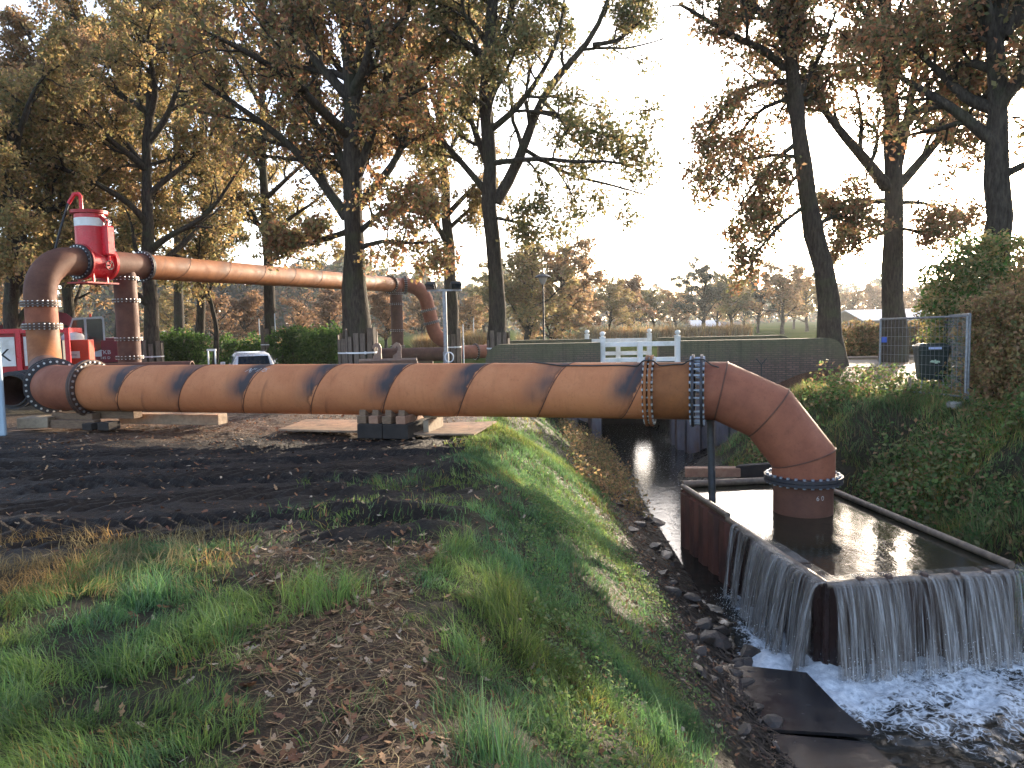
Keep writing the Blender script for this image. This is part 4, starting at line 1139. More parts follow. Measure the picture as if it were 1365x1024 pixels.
# spray beads thrown up where it lands
g = np.random.default_rng(9); n = 2600
tt = g.uniform(0, 1, n); side = g.uniform(0, 1, n) < .7
base = np.where(side[:, None], FL + (FR - FL) * tt[:, None] + V(0, -.36), FL + (BL - FL) * (tt[:, None] * .45) + V(-.34, 0))
P = np.c_[base + g.normal(0, .14, (n, 2)), WZ + np.abs(g.exponential(.075, n))]
sz = g.uniform(.002, .0065, n)
o6 = np.array([(1, 0, 0), (-1, 0, 0), (0, 1, 0), (0, -1, 0), (0, 0, 1), (0, 0, -1)], float)
vv = (P[:, None] + o6[None] * sz[:, None, None]).reshape(-1, 3)
t8 = np.array([(0, 2, 4), (2, 1, 4), (1, 3, 4), (3, 0, 4), (2, 0, 5), (1, 2, 5), (3, 1, 5), (0, 3, 5)])
sm = mesh_np("water_spray", vv, tris=(np.arange(n)[:, None, None] * 6 + t8[None]).reshape(-1, 3))
mm = NT("spray"); tag(link("water_spray", sm, mm.done(mm.bsdf((.75, .78, .8), .2, 0, .5))), "white spray at the foot of the falling water", "spray", kind='stuff')

# ------------------------------------------------------------------ near trees
GRP = "large oaks around the work site"
def zg(x, y): return float(H(np.array(x), np.array(y), False))
def trunkpts(*pts):
    P = px(*pts); P[0] = V(P[0][0], P[0][1], zg(P[0][0], P[0][1]) - .1); return P
Y = 25.0
t2 = tree("tall oak behind the left end of the bridge wall, forking into two stems", trunkpts((665, 480, Y), (662, 400, Y), (659, 330, Y), (655, 262, Y), (650, 215, Y), (648, 150, Y), (652, 70, Y), (658, 0, Y), (662, -120, Y)), .31,
     [limb(.20, (661, 270, Y), (690, 225, Y), (704, 180, Y + .3), (713, 145, Y + .5), (735, 110, Y + .8), (762, 78, Y + 1), (792, 58, Y + 1), (803, 25, Y + 1), (820, -30, Y + 1)),
      limb(.12, (652, 175, Y), (690, 145, Y - .6), (722, 100, Y - 1), (745, 55, Y - 1.2), (752, 0, Y - 1.2)),
      limb(.13, (650, 258, Y), (620, 222, Y + .5), (590, 188, Y + 1), (560, 152, Y + 1.5), (535, 125, Y + 2)),
      limb(.10, (655, 218, Y), (690, 213, Y - .6), (740, 211, Y - 1.2), (770, 219, Y - 1.6), (800, 211, Y - 2), (845, 222, Y - 2.2)),
      limb(.09, (704, 150, Y + .3), (735, 148, Y), (775, 168, Y - .4), (815, 185, Y - .8), (860, 180, Y - 1)),
      limb(.09, (790, 60, Y + 1), (825, 55, Y + 1), (845, 35, Y + 1), (865, 20, Y + 1)),
      limb(.10, (650, 60, Y), (625, 20, Y), (580, 5, Y - .5), (540, -15, Y - 1)),
      limb(.08, (700, 200, Y), (760, 235, Y + .8), (810, 245, Y + 1.2), (868, 262, Y + 1.5)),
      limb(.06, (657, 290, Y), (690, 296, Y - .6), (725, 305, Y - 1))],
     seed=21, pal=PAL_OLIVE, nleaf=27000, leaf=.125, rand_limbs=9, low=.5, bare=.2, per=(7, 6, 4), limb_len=4.4,
     gap=lambda P: (P[:, 0] / P[:, 1] > .205) & (P[:, 2] < 99), group=GRP)
planks_round(t2, trunkpts((665, 480, Y))[0], .34, .1, 1.55, 12, .66, 2)
Y = 24.0
t1 = tree("oak with plank-wrapped trunk standing before the overhead pipe", trunkpts((484, 500, Y), (476, 400, Y), (468, 300, Y), (466, 245, Y), (468, 170, Y), (465, 90, Y), (455, 0, Y), (450, -130, Y)), .38,
     [limb(.18, (462, 290, Y), (425, 235, Y), (385, 190, Y - .5), (330, 150, Y - 1), (270, 110, Y - 1.5)),
      limb(.15, (470, 250, Y), (500, 170, Y), (520, 90, Y + .4), (545, 20, Y + .6), (560, -60, Y + .6)),
      limb(.14, (466, 240, Y), (430, 150, Y + 1), (410, 60, Y + 1.5), (380, -20, Y + 2)),
      limb(.10, (478, 310, Y), (510, 282, Y - .5), (545, 280, Y - 1), (575, 290, Y - 1.2)),
      limb(.09, (480, 330, Y), (515, 320, Y - 1), (545, 325, Y - 1.4), (585, 322, Y - 1.6)),
      limb(.10, (460, 310, Y), (430, 320, Y - .5), (400, 330, Y - .8), (370, 325, Y - 1)),
      limb(.12, (468, 200, Y), (500, 150, Y - 1), (540, 130, Y - 1.6), (570, 115, Y - 2))],
     seed=31, pal=np.concatenate([PAL_RED, PAL_OLIVE[:3], PAL_OCHRE[:2]]), nleaf=34000, leaf=.13, rand_limbs=12, low=.42, bare=.15, limb_len=5.6, group=GRP)
planks_round(t1, trunkpts((484, 500, Y))[0], .46, -.1, 1.75, 14, .62, 3)
Y = 27.5
t1b = tree("oak half hidden behind the plank-wrapped trunk", trunkpts((467, 500, Y), (464, 400, Y), (470, 300, Y), (475, 180, Y), (480, 60, Y), (485, -80, Y)), .30, seed=33, pal=PAL_BROWN, nleaf=24000, rand_limbs=11, low=.4, group=GRP)
planks_round(t1b, trunkpts((467, 500, Y))[0], .36, -.1, 1.6, 10, .6, 4)
Y = 33.0
t3 = tree("slender dark oak behind the floodlight mast", trunkpts((604, 490, Y), (600, 400, Y), (598, 320, Y), (592, 240, Y), (585, 150, Y), (590, 40, Y), (592, -60, Y)), .28,
     [limb(.11, (598, 305, Y), (625, 280, Y), (650, 262, Y)), limb(.11, (594, 260, Y), (565, 215, Y), (545, 170, Y)), limb(.1, (590, 220, Y), (615, 170, Y), (630, 110, Y))],
     seed=41, pal=PAL_OCHRE, nleaf=20000, leaf=.13, rand_limbs=10, low=.34, bare=.1, group=GRP)
planks_round(t3, trunkpts((604, 490, Y))[0], .33, -.2, 1.6, 9, .6, 5)
Y = 40.0
t4 = tree("straight oak seen below the overhead pipe, left of centre", trunkpts((360, 490, Y), (358, 400, Y), (356, 330, Y), (352, 270, Y), (350, 200, Y), (348, 80, Y), (350, -20, Y)), .30,
     [limb(.14, (357, 330, Y), (385, 290, Y), (420, 270, Y), (445, 245, Y)), limb(.12, (355, 320, Y), (330, 270, Y), (310, 230, Y)), limb(.1, (357, 350, Y), (395, 335, Y), (430, 315, Y), (450, 310, Y))],
     seed=51, pal=PAL_OCHRE, nleaf=22000, leaf=.15, rand_limbs=12, low=.34, bare=.1, limb_len=6.5, group=GRP)
planks_round(t4, trunkpts((360, 490, Y))[0], .36, -.5, 2.0, 9, .6, 6)
for (u, Y, r, seed, pal, nl, lab, lean) in (
        (205, 33, .34, 61, PAL_OCHRE, 34000, "oak with brown crown right behind the near support leg", -6),
        (262, 41, .26, 62, PAL_OLIVE, 20000, "thin oak between the support leg and the silver car", 8),
        (12, 30, .33, 63, PAL_OCHRE, 34000, "oak with ochre leaves at the left edge of the picture", 4),
        (95, 38, .30, 64, PAL_BROWN, 32000, "brown oak behind the red vent valve", -4),
        (160, 45, .34, 65, PAL_OCHRE, 32000, "tall brown oak furthest back above the red excavator", 3),
        (-60, 36, .30, 66, PAL_BROWN, 20000, "brown oak just beyond the left edge of the picture", 3),
        (60, 52, .34, 67, PAL_BROWN, 22000, "brown oak far back between the left edge and the vent valve", 2),
        (240, 54, .34, 68, PAL_BROWN, 22000, "brown oak far back above the overhead pipe", -3)):
    if nl == 0: continue
    b = trunkpts((u, 495, Y), (u + lean, 400, Y), (u + lean, 330, Y), (u + lean * 2, 250, Y), (u + lean, 190, Y), (u, {12: 150, -60: 150, 60: 110, 95: 100}.get(u, 40), Y))
    if u in (160, 240): b.append(top_to(u, 0, Y, 16.5))
    o = tree(lab, b, r, seed=seed, pal=pal, nleaf=nl, leaf=.155 if Y > 35 else .135, rand_limbs=15, low=.26, limb_len=6.2, per=(6, 5, 4), group=GRP)
    if u == 205: planks_round(o, b[0], r + .06, -.4, 1.5, 10, .6, 7)
# right hand side
Y = 25.0
tree("leaning oak behind the right end of the brick wall", trunkpts((1112, 500, Y), (1104, 400, Y), (1086, 305, Y), (1070, 205, Y), (1060, 130, Y), (1048, 60, Y), (1035, 0, Y), (1020, -110, Y)), .37,
     [limb(.15, (1046, 90, Y), (1012, 62, Y - .5), (982, 52, Y - 1), (940, 25, Y - 1.4), (905, 5, Y - 1.6)),
      limb(.09, (1047, 108, Y), (1000, 114, Y - .5), (968, 138, Y - 1), (942, 172, Y - 1.3)),
      limb(.08, (1054, 130, Y), (1012, 145, Y + .6), (978, 188, Y + 1), (962, 225, Y + 1.2)),
      limb(.09, (1063, 190, Y), (1030, 215, Y - .6), (1008, 240, Y - 1), (985, 275, Y - 1.3)),
      limb(.09, (1056, 140, Y), (1085, 125, Y + .4), (1110, 100, Y + .8)),
      limb(.08, (1074, 225, Y), (1045, 250, Y + .5), (1020, 290, Y + 1), (1005, 320, Y + 1.2)),
      limb(.10, (1052, 60, Y), (1072, 20, Y), (1085, -40, Y)),
      limb(.10, (1040, 40, Y), (1000, 0, Y + 1), (960, -40, Y + 1.5)),
      limb(.08, (1080, 270, Y), (1045, 295, Y - .6), (1012, 330, Y - 1), (995, 365, Y - 1.2)),
      limb(.08, (1070, 210, Y), (1020, 205, Y - .4), (970, 230, Y - .8), (945, 262, Y - 1)),
      limb(.08, (1088, 300, Y), (1120, 285, Y + .4), (1150, 300, Y + .8))],
     seed=71, pal=np.concatenate([PAL_RED, PAL_OLIVE]), nleaf=27000, leaf=.125, rand_limbs=6, low=.55, bare=.08, limb_len=4.2, per=(7, 6, 4),
     gap=lambda P: (P[:, 0] / P[:, 1] < .222), group=GRP)
Y = 27.0
tree("oak forking into four stems left of the sun", trunkpts((1190, 490, Y), (1189, 400, Y), (1190, 320, Y), (1192, 248, Y), (1190, 200, Y), (1184, 120, Y), (1178, 20, Y), (1172, -90, Y)), .40,
     [limb(.22, (1182, 250, Y), (1158, 218, Y - .3), (1122, 178, Y - .6), (1092, 138, Y - 1), (1066, 100, Y - 1.3)),
      limb(.18, (1194, 235, Y), (1208, 170, Y), (1220, 95, Y + .5), (1232, 0, Y + 1), (1240, -80, Y + 1)),
      limb(.18, (1200, 246, Y), (1236, 205, Y), (1272, 160, Y - .5), (1310, 118, Y - 1), (1345, 60, Y - 1.4)),
      limb(.10, (1208, 150, Y), (1240, 168, Y + .6), (1275, 190, Y + 1), (1305, 200, Y + 1.2)),
      limb(.10, (1178, 268, Y), (1152, 270, Y - .4), (1132, 264, Y - .8), (1102, 285, Y - 1.2)),
      limb(.07, (1200, 305, Y), (1225, 308, Y - .4), (1255, 302, Y - .8)),
      limb(.08, (1200, 270, Y), (1235, 270, Y + .6), (1270, 290, Y + 1), (1300, 300, Y + 1.2)),
      limb(.07, (1182, 310, Y), (1150, 318, Y + .5), (1128, 340, Y + .8)),
      limb(.10, (1184, 130, Y), (1150, 90, Y + 1), (1120, 60, Y + 1.6)),
      limb(.10, (1215, 130, Y), (1250, 60, Y - .8), (1290, 20, Y - 1.4))],
     seed=81, pal=np.concatenate([PAL_RED, PAL_OLIVE, PAL_BROWN[:2]]), nleaf=33000, leaf=.118, rand_limbs=8, low=.55, bare=.05, limb_len=4.6, per=(7, 6, 4), group=GRP)
Y = 18.5
tree("thick oak trunk by the hedge, the sun just beside it", trunkpts((1334, 560, Y), (1332, 420, Y), (1330, 300, Y), (1330, 200, Y), (1330, 100, Y), (1328, 30, Y), (1330, -100, Y)), .36,
     [limb(.12, (1322, 92, Y), (1288, 82, Y + .8), (1255, 95, Y + 1.5), (1230, 120, Y + 2)),
      limb(.10, (1340, 232, Y), (1362, 222, Y), (1400, 200, Y), (1440, 190, Y)),
      limb(.16, (1338, 50, Y), (1362, 5, Y), (1390, -50, Y)),
      limb(.12, (1322, 45, Y), (1300, 10, Y + .5), (1270, -30, Y + 1), (1240, -60, Y + 1.5)),
      limb(.09, (1322, 120, Y), (1300, 140, Y + .8), (1282, 165, Y + 1.2))],
     seed=91, pal=np.concatenate([PAL_RED, PAL_OLIVE]), nleaf=18000, leaf=.12, rand_limbs=8, low=.55, bare=.05, limb_len=4, group=GRP,
     gap=lambda P: (np.hypot(P[:, 0] / P[:, 1] - .612, (P[:, 2] - 1.9) / P[:, 1] - .235) < .03))

# ------------------------------------------------------------------ far trees: a few grown crowns, copied and turned
def far_proto(seed, pal, h, nleaf, leaf, bare=0., shape=1.0):
    g = np.random.default_rng(seed)
    T = [V(0, 0, -.4), V(g.normal(0, .1), g.normal(0, .1), h * .3), V(g.normal(0, .3), g.normal(0, .3), h * .62), V(g.normal(0, .4), g.normal(0, .4), h)]
    before = set(col.objects)
    r = tree("x", T, h * .022 + .04, seed=seed, pal=pal, nleaf=nleaf, leaf=leaf, rand_limbs=14, low=.24, bare=bare, limb_len=h * .52 * shape, per=(5, 4, 3), name="field_tree")
    return r
def place_copy(root, loc, rz, sc, label, group, first=False, cat="tree", wide=1.35):
    r = root if first else root.copy()
    if not first:
        col.objects.link(r)
        for ch in list(root.children):
            c = ch.copy(); col.objects.link(c); c.parent = r
    r.location = Vector(loc); r.rotation_euler = (0, 0, rz); r.scale = (sc * wide, sc * wide, sc)
    return tag(r, label, cat, group)
GF = "trees across the fields"
protos = {'orange': far_proto(201, PAL_ORANGE, 9, 8000, .26), 'brown': far_proto(202, PAL_BROWN, 10, 9000, .26), 'olive': far_proto(203, PAL_OLIVE, 12, 10000, .28, 0, .85),
          'blue': far_proto(204, PAL_BLUE, 13, 10000, .30), 'bare': far_proto(205, PAL_ORANGE, 9, 2200, .24, .5), 'ochre': far_proto(206, PAL_OCHRE, 10, 9000, .26)}
used = set()
FAR = [  # u of the trunk, v of the top, distance, kind, label
    (702, 346, 62, 'ochre', "airy brown oak just left of the black lamp post"), (742, 344, 66, 'brown', "broad russet oak just right of the black lamp post"),
    (668, 372, 80, 'olive', "greenish tree glimpsed right of the forked oak trunk"),
    (782, 398, 95, 'orange', "small orange tree beside the russet oak"), (812, 380, 90, 'ochre', "yellow-brown tree left of the white railing"),
    (838, 376, 98, 'orange', "orange-brown tree above the white railing"), (872, 388, 105, 'olive', "rounded green tree above the right railing post"),
    (900, 392, 112, 'brown', "small brown tree right of the rounded green tree"), (938, 362, 92, 'blue', "tall dark green tree in the field beyond the wall"),
    (975, 366, 100, 'olive', "second tall green tree, right of the tallest field tree"), (1010, 370, 108, 'blue', "dark tree in the middle of the field row"),
    (1042, 358, 95, 'brown', "brownish tall tree left of the leaning oak"), (1075, 372, 112, 'ochre', "pale brown tree close to the leaning oak trunk"),
    (1135, 392, 150, 'brown', "hazy tree right of the leaning oak"), (1165, 385, 170, 'orange', "hazy orange tree above the pale barn"), (1228, 384, 140, 'brown', "hazy brown tree behind the barn's right end"),
    (330, 398, 75, 'orange', "small orange tree left of the straight oak"), (398, 402, 70, 'bare', "thinning orange shrub tree right of the straight oak"),
    (440, 392, 85, 'orange', "orange tree left of the plank-wrapped trunk"), (515, 395, 75, 'orange', "orange tree beside the overhead pipe's support leg"),
    (292, 398, 60, 'bare', "half bare young tree behind the hedge"), (562, 402, 100, 'brown', "brown tree seen through the overhead pipe's end"),
    (625, 400, 90, 'brown', "brown tree right of the floodlight mast"), (645, 385, 110, 'olive', "tall olive tree between the two oak trunks"),
    (956, 384, 125, 'brown', "brown tree behind the tallest field tree"), (992, 386, 130, 'ochre', "ochre tree between two dark field trees"), (1058, 388, 135, 'olive', "low green tree behind the brownish tall tree"), (855, 398, 130, 'blue', "dark low tree behind the orange-brown tree"), (760, 404, 120, 'ochre', "pale tree at the right foot of the russet oak"), (1112, 396, 160, 'olive', "hazy green tree hidden partly by the leaning oak"), (1200, 392, 180, 'brown', "hazy brown tree right of the forked oak"),
    (240, 395, 85, 'ochre', "ochre tree at the end of the hedge")]
for i, (u, vt, D, kd, lab) in enumerate(FAR):
    P = at(u, 445, D); T_ = at(u, vt, D); z0 = zg(P[0], P[1]); hh = {'orange': 9, 'brown': 10, 'olive': 12, 'blue': 13, 'bare': 9, 'ochre': 10}[kd]
    sc = (T_[2] - z0) / (hh * 1.12)
    place_copy(protos[kd], (P[0], P[1], z0), rnd.uniform(0, 6.28), sc, lab, GF, kd not in used); used.add(kd)
# young thin stem by the hedge
st_ = trunkpts((286, 490, 38), (290, 440, 38), (283, 410, 38), (272, 380, 38), (262, 340, 38))
tree("crooked thin stem beside the hedge left of the car", st_, .16, seed=205, pal=PAL_OCHRE, nleaf=2500, leaf=.15, rand_limbs=4, low=.6, limb_len=2.5, name="young_tree")
# far wood, one mass
g = np.random.default_rng(301); n = 36000
az = np.concatenate([g.uniform(-.75, .02, n * 2 // 3), g.uniform(-.02, .72, n // 3)]); n = len(az)
D = 175 + 60 * vn(az * 30, az * 0, 1.0, 3) + g.uniform(0, 14, n)
D = np.where(az > 0, D + 90, D)
topz = (10 + 8 * vn(az * 60, az * 0, 1.0, 7) + 5 * vn(az * 170, az * 0, 1.0, 8)) * np.where(az > 0, .85, .95)
zz = -.4 + topz * g.uniform(0, 1, n) ** .8
P = np.c_[D * az, D, zz] + g.normal(0, .5, (n, 3))
wv, wtri, wc = leaves(P, 1.7, np.concatenate([PAL_BLUE, PAL_BROWN[:2], PAL_OLIVE[:2]]), g)
tag(link("woodland", mesh_np("woodland", wv, tris=wtri, attrs={'Col': wc}), M_LEAF), "far bluish line of woodland along the horizon", "woodland", kind='stuff')

# ------------------------------------------------------------------ hedges and bushes
def blob_points(g, n, c, r, lump=.25):
    d = nrm(g.normal(0, 1, (n, 3))); rad = g.uniform(.35, 1, n) ** .45
    k = 1 + lump * (np.sin(d[:, 0] * 5 + c[0]) * np.sin(d[:, 1] * 6 + c[1]) + .6 * np.sin(d[:, 2] * 9 + c[0] * 3))
    P = np.array(c) + d * (rad * k)[:, None] * np.array(r)
    return P
def bush(label, blobs, pal, n, leaf, seed, name="bush", cat="bush", stems=5, group=None):
    g = np.random.default_rng(seed); c0 = np.mean([b[0] for b in blobs], axis=0)
    zb = zg(c0[0], c0[1])
    root = empty(name, (c0[0], c0[1], zb), label, cat, group)
    vol = np.array([np.prod(b[1]) ** .67 for b in blobs]); cnt = (vol / vol.sum() * n).astype(int)
    P = np.concatenate([blob_points(g, k, b[0], b[1]) for k, b in zip(cnt, blobs)])
    P = P[P[:, 2] > H(P[:, 0], P[:, 1], False) - .02]
    leafcloud("foliage", P, leaf, pal, g, M_LEAF, root)
    S = []
    for b in blobs:
        for _ in range(stems):
            bx_ = b[0][0] + g.normal(0, b[1][0] * .3); by_ = b[0][1] + g.normal(0, b[1][1] * .3)
            zb_ = zg(bx_, by_) - .05
            tip = np.array(b[0]) + g.normal(0, .5, 3) * np.array(b[1]) * .8 + V(0, 0, b[1][2] * .5)
            S.append(resample([V(bx_, by_, zb_), (V(bx_, by_, zb_) + tip) / 2 + g.normal(0, .08, 3), tip], 6))
    S = np.array(S); v, f = tubes(S, np.tile(np.linspace(.03, .008, 6), (len(S), 1)), 5)
    link("stems", mesh_np("stems", v, quads=f, smooth=True), M_BARK, root)
    return root
def bl(u, v, Y, rx, ry, rz_): return (at(u, v, Y), (rx, ry, rz_))
bush("tall green bush between the fence and the thick oak trunk", [bl(1318, 420, 16.8, 1.2, 1.0, 1.3), bl(1285, 380, 17.0, .9, .8, .9), bl(1330, 360, 17.0, 1.1, .8, .9), bl(1350, 450, 16.4, 1.0, .9, 1.2), bl(1292, 460, 17.4, .8, .7, 1.2), bl(1270, 420, 18.2, .8, .7, .9)], np.concatenate([PAL_OLIVE * 1.4, PAL_OLIVE[:2] * 1.6, PAL_OCHRE[:2], PAL_GREEN * 1.3]), 26000, .08, 401)
bush("clipped beech hedge with copper leaves at the right edge", [bl(1352, 480, 14.2, .8, .8, .95), bl(1340, 430, 14.6, .7, .8, .8), bl(1385, 440, 14, .9, .9, 1.3), bl(1345, 515, 14.2, .8, .7, .55), bl(1400, 500, 13.6, .9, .9, 1.0)], np.concatenate([PAL_BROWN * 1.15, PAL_ORANGE, PAL_OLIVE * 1.3, PAL_OCHRE]), 28000, .07, 402, "hedge", "hedge")
bush("brown hedge along the path behind the wire fence", [bl(1140 + i * 26, 457 - (i % 2) * 3, 32, 1.0, .6, .85) for i in range(6)], np.concatenate([PAL_BROWN, PAL_OLIVE]), 14000, .12, 403, "hedge", "hedge")
for i, (us, vt, Yb, lab) in enumerate((((212, 228, 246, 262), 466, 38, "low dark green hedge left of the silver car"), ((300, 318, 338, 352), 470, 44, "green hedge section behind the silver car"), ((376, 394, 408), 463, 37, "rounded dark green bush right of the silver car"), ((424, 440, 455), 463, 36, "dark green bush left of the plank-wrapped trunk"))):
    bush(lab, [bl(u, vt + (j % 2) * 2, Yb, .75, .7, 1.0) for j, u in enumerate(us)], PAL_GREEN, 5500, .12, 410 + i, group="green bushes by the parking place")
# tall dry grass clumps in the field
def dry_clump(label, u0, u1, v, Y_, h, n, seed):
    g = np.random.default_rng(seed)
    a, b = at(u0, v, Y_), at(u1, v, Y_); t = g.uniform(0, 1, n)[:, None]
    P = a * (1 - t) + b * t; P[:, 1] += g.normal(0, .5, n); P[:, 2] = H(P[:, 0], P[:, 1], False)
    return P
def blades(P, h, w, lean, pal, g, segs=2, cj=.3, dirv=None):
    n = len(P); h = np.asarray(h) * g.uniform(.55, 1.3, n)
    a = g.uniform(0, 6.283, n); d = np.stack([np.cos(a), np.sin(a), a * 0], 1)
    side = np.stack([-np.sin(a + g.normal(0, .6, n)), np.cos(a), a * 0], 1)
    ln = np.abs(g.normal(lean, lean * .5, n))
    fa = vn(P[:, 0], P[:, 1], .28, 91) * 12.6; d = nrm(d + 1.1 * np.stack([np.cos(fa), np.sin(fa), fa * 0], 1))
    rows = []
    for k in range(segs + 1):
        t = k / segs
        c = P + d * (h * ln * t ** 1.8)[:, None] + V(0, 0, 1) * (h * (t - .5 * np.minimum(1.1, ln) * t ** 2.2))[:, None]
        ww = (w * (1 - t * .75))[:, None] if not np.isscalar(w) else w * (1 - t * .75)
        if k < segs: rows += [c - side * ww, c + side * ww]
        else: rows += [c]
    m = len(rows); v = np.stack(rows, 1).reshape(-1, 3); i = np.arange(n)[:, None] * m
    q = np.concatenate([i + np.array([2 * k, 2 * k + 1, 2 * k + 3, 2 * k + 2]) for k in range(segs - 1)]) if segs > 1 else None
    tr = i + np.array([m - 3, m - 2, m - 1])
    c = pal[g.integers(0, len(pal), n)] * g.uniform(1 - cj, 1 + cj, (n, 1)); c = np.concatenate([np.clip(c, 0, 1), np.ones((n, 1))], 1)
    return v, q, tr, np.repeat(c, m, 0)
PAL_STRAW = np.array([(.30, .21, .10), (.36, .26, .13), (.25, .16, .075), (.20, .14, .06)])
PAL_GRASS = np.array([(.085, .15, .045), (.11, .18, .055), (.07, .125, .045), (.14, .20, .06), (.095, .145, .07), (.12, .16, .08)])
PAL_WEED = np.array([(.05, .085, .028), (.065, .10, .032), (.045, .07, .026), (.08, .10, .035), (.10, .10, .045)]) * 2.1
PAL_GRASS = PAL_GRASS * 1.3
def blade_obj(name, P, h, w, lean, pal, seed, segs, label, cat, mat=None, cj=.3):
    g = np.random.default_rng(seed); v, q_, t, c = blades(P, h, w, lean, pal, g, segs, cj)
    k_ = len(c) // len(P); f1 = np.repeat(fbm(P[:, 0], P[:, 1], .9, 95), k_)[:, None]; f2 = np.repeat(fbm(P[:, 0], P[:, 1], .35, 97), k_)[:, None]
    w1 = sst(.35, .65, f1); c[:, :3] *= ((1 - w1) * V(.80, .95, 1.02) + w1 * V(1.28, 1.1, .82)) * (.72 + .56 * sst(.3, .7, f2))
    o = link(name, mesh_np(name, v, quads=q_, tris=t, attrs={'Col': c}), mat or M_GRASS)
    return tag(o, label, cat, kind='stuff')
P = np.concatenate([dry_clump('', 555, 600, 455, 62, 1, 5000, 1), dry_clump('', 612, 645, 458, 58, 1, 3500, 2), dry_clump('', 205, 470, 462, 70, 1, 9000, 3), dry_clump('', 690, 1000, 452, 85, 1, 11000, 4)])
blade_obj("dry_grass", P, 1.7, .03, .3, np.concatenate([PAL_STRAW, PAL_BROWN]), 5, 2, "tall straw-coloured dry grass across the far field", "grass")
g = np.random.default_rng(6); c0 = at(638, 452, 62); n = 3500
a = g.uniform(0, 6.283, n); rr = g.uniform(0, 1, n) ** .5
P = np.c_[c0[0] + np.cos(a) * rr * 1.5, c0[1] + np.sin(a) * rr * 1.2, np.zeros(n)]; P[:, 2] = zg(c0[0], c0[1])
cl = empty("grass_clump", (c0[0], c0[1], zg(c0[0], c0[1])), "round straw-coloured clump of ornamental grass left of the forked oak", "grass")
v, q_, t, c = blades(P, 2.1 * (1 - .35 * rr), .03, .4, PAL_STRAW, g, 2)
link("blades", mesh_np("blades", v, quads=q_, tris=t, attrs={'Col': c}), M_GRASS, cl)

# ------------------------------------------------------------------ grass, weeds, litter on the near ground
g = np.random.default_rng(501)
def scatter(x0, x1, y0, y1, n): return g.uniform(x0, x1, n), g.uniform(y0, y1, n)
def keepz(x, y): return np.stack([x, y, H(x, y) - .01], 1)
def grass_density(x, y):
    d = (1 - mudmask(x, y)) * (1 - littermask(x, y) * .93)
    d = d * sst(WZ + .35, WZ + .75, H(x, y, False))
    cl_ = fbm(x, y, .55, 61)
    d = d * (.10 + .90 * sst(.40, .60, cl_))
    d = d * np.where((x > -.5) & (y < 24), 1 - .25 * sst(1.5, 2.1, x - .03 * (y - 8)) , 1)
    d = np.maximum(d, .75 * sst(-.9, -.5, x) * sst(1.9, 1.2, x) * sst(8.2, 9.2, y) * sst(15, 14, y))
    # thin grass that survived inside the churned mud
    pm = np.exp(-((x + 1.25) / .75) ** 2 - ((y - 7.5) / .45) ** 2) + .8 * np.exp(-((x + 1.1) / .8) ** 2 - ((y - 8.9) / .3) ** 2) + .6 * np.exp(-((x + .6) / .3) ** 2 - ((y - 11.5) / 1.4) ** 2)
    return np.maximum(d, np.clip(pm, 0, 1) * sst(.42, .6, fbm(x, y, .35, 63)) * .8)
def tufts(x, y, k, spread):
    n = len(x); i = np.repeat(np.arange(n), k); return x[i] + g.normal(0, spread, n * k), y[i] + g.normal(0, spread, n * k)
def mk(x0, x1, y0, y1, n, k, spread):
    x, y = scatter(x0, x1, y0, y1, n); m = g.uniform(0, 1, n) < grass_density(x, y)
    # keep only what the camera side of the bank can show
    m &= np.abs(x) < y * .78 + .6
    return tufts(x[m], y[m], k, spread)
near = mk(-3.6, 2.6, 2.3, 6.5, 12500, 11, .04)
midr = mk(-4.5, 2.9, 6.5, 10.5, 9000, 8, .04)
farr = [np.concatenate(q_) for q_ in zip(mk(-1.5, 2.7, 10.5, 16, 9500, 6, .05), mk(-3, 3.0, 16, 23.5, 3000, 6, .05))]
for (x, y), h, w, sg, lab, sd_ in ((near, .115, .003, 3, "green grass and tufts on the near bank", 1), (midr, .12, .0038, 2, "green grass along the crest of the bank", 2), (farr, .12, .006, 2, "sunlit grass on the bank under the pipeline", 3)):
    hh = h * (.55 + .9 * vn(x, y, .5, 66))
    straw = (fbm(x, y, .6, 67) + g.normal(0, .08, len(x)) > .54)
    P = keepz(x, y)
    blade_obj("grass", P[~straw], hh[~straw], w, .8, PAL_GRASS, 510 + sd_, sg, lab, "grass")
    pal2 = np.concatenate([PAL_GRASS, PAL_GRASS, PAL_STRAW[2:]])
    blade_obj("mixed_grass", P[straw], hh[straw] * .9, w, .7, pal2, 520 + sd_, sg, lab.replace("green grass", "half dry grass").replace("sunlit grass", "yellowing grass"), "grass")
# taller tufts
tx = np.array([-1.35, -1.55, -1.2, -.15, -.05, .05, -.3, .25, -.1, .1, -1.9, -2.2, .5, .8, 1.1, -.45, .0, .35, .6, -2.6]); ty = np.array([5.0, 5.25, 5.15, 5.2, 5.5, 4.9, 4.5, 4.2, 3.4, 3.1, 4.6, 4.1, 3.6, 4.4, 5.2, 6.3, 6.6, 7.1, 5.9, 5.2])
x, y = tufts(tx, ty, 150, .085)
blade_obj("grass_tufts", keepz(x, y), .30 * (.6 + .6 * vn(x, y, .2, 3)), .0033, .55, PAL_GRASS, 530, 3, "taller rank tufts of green grass on the crest", "grass")
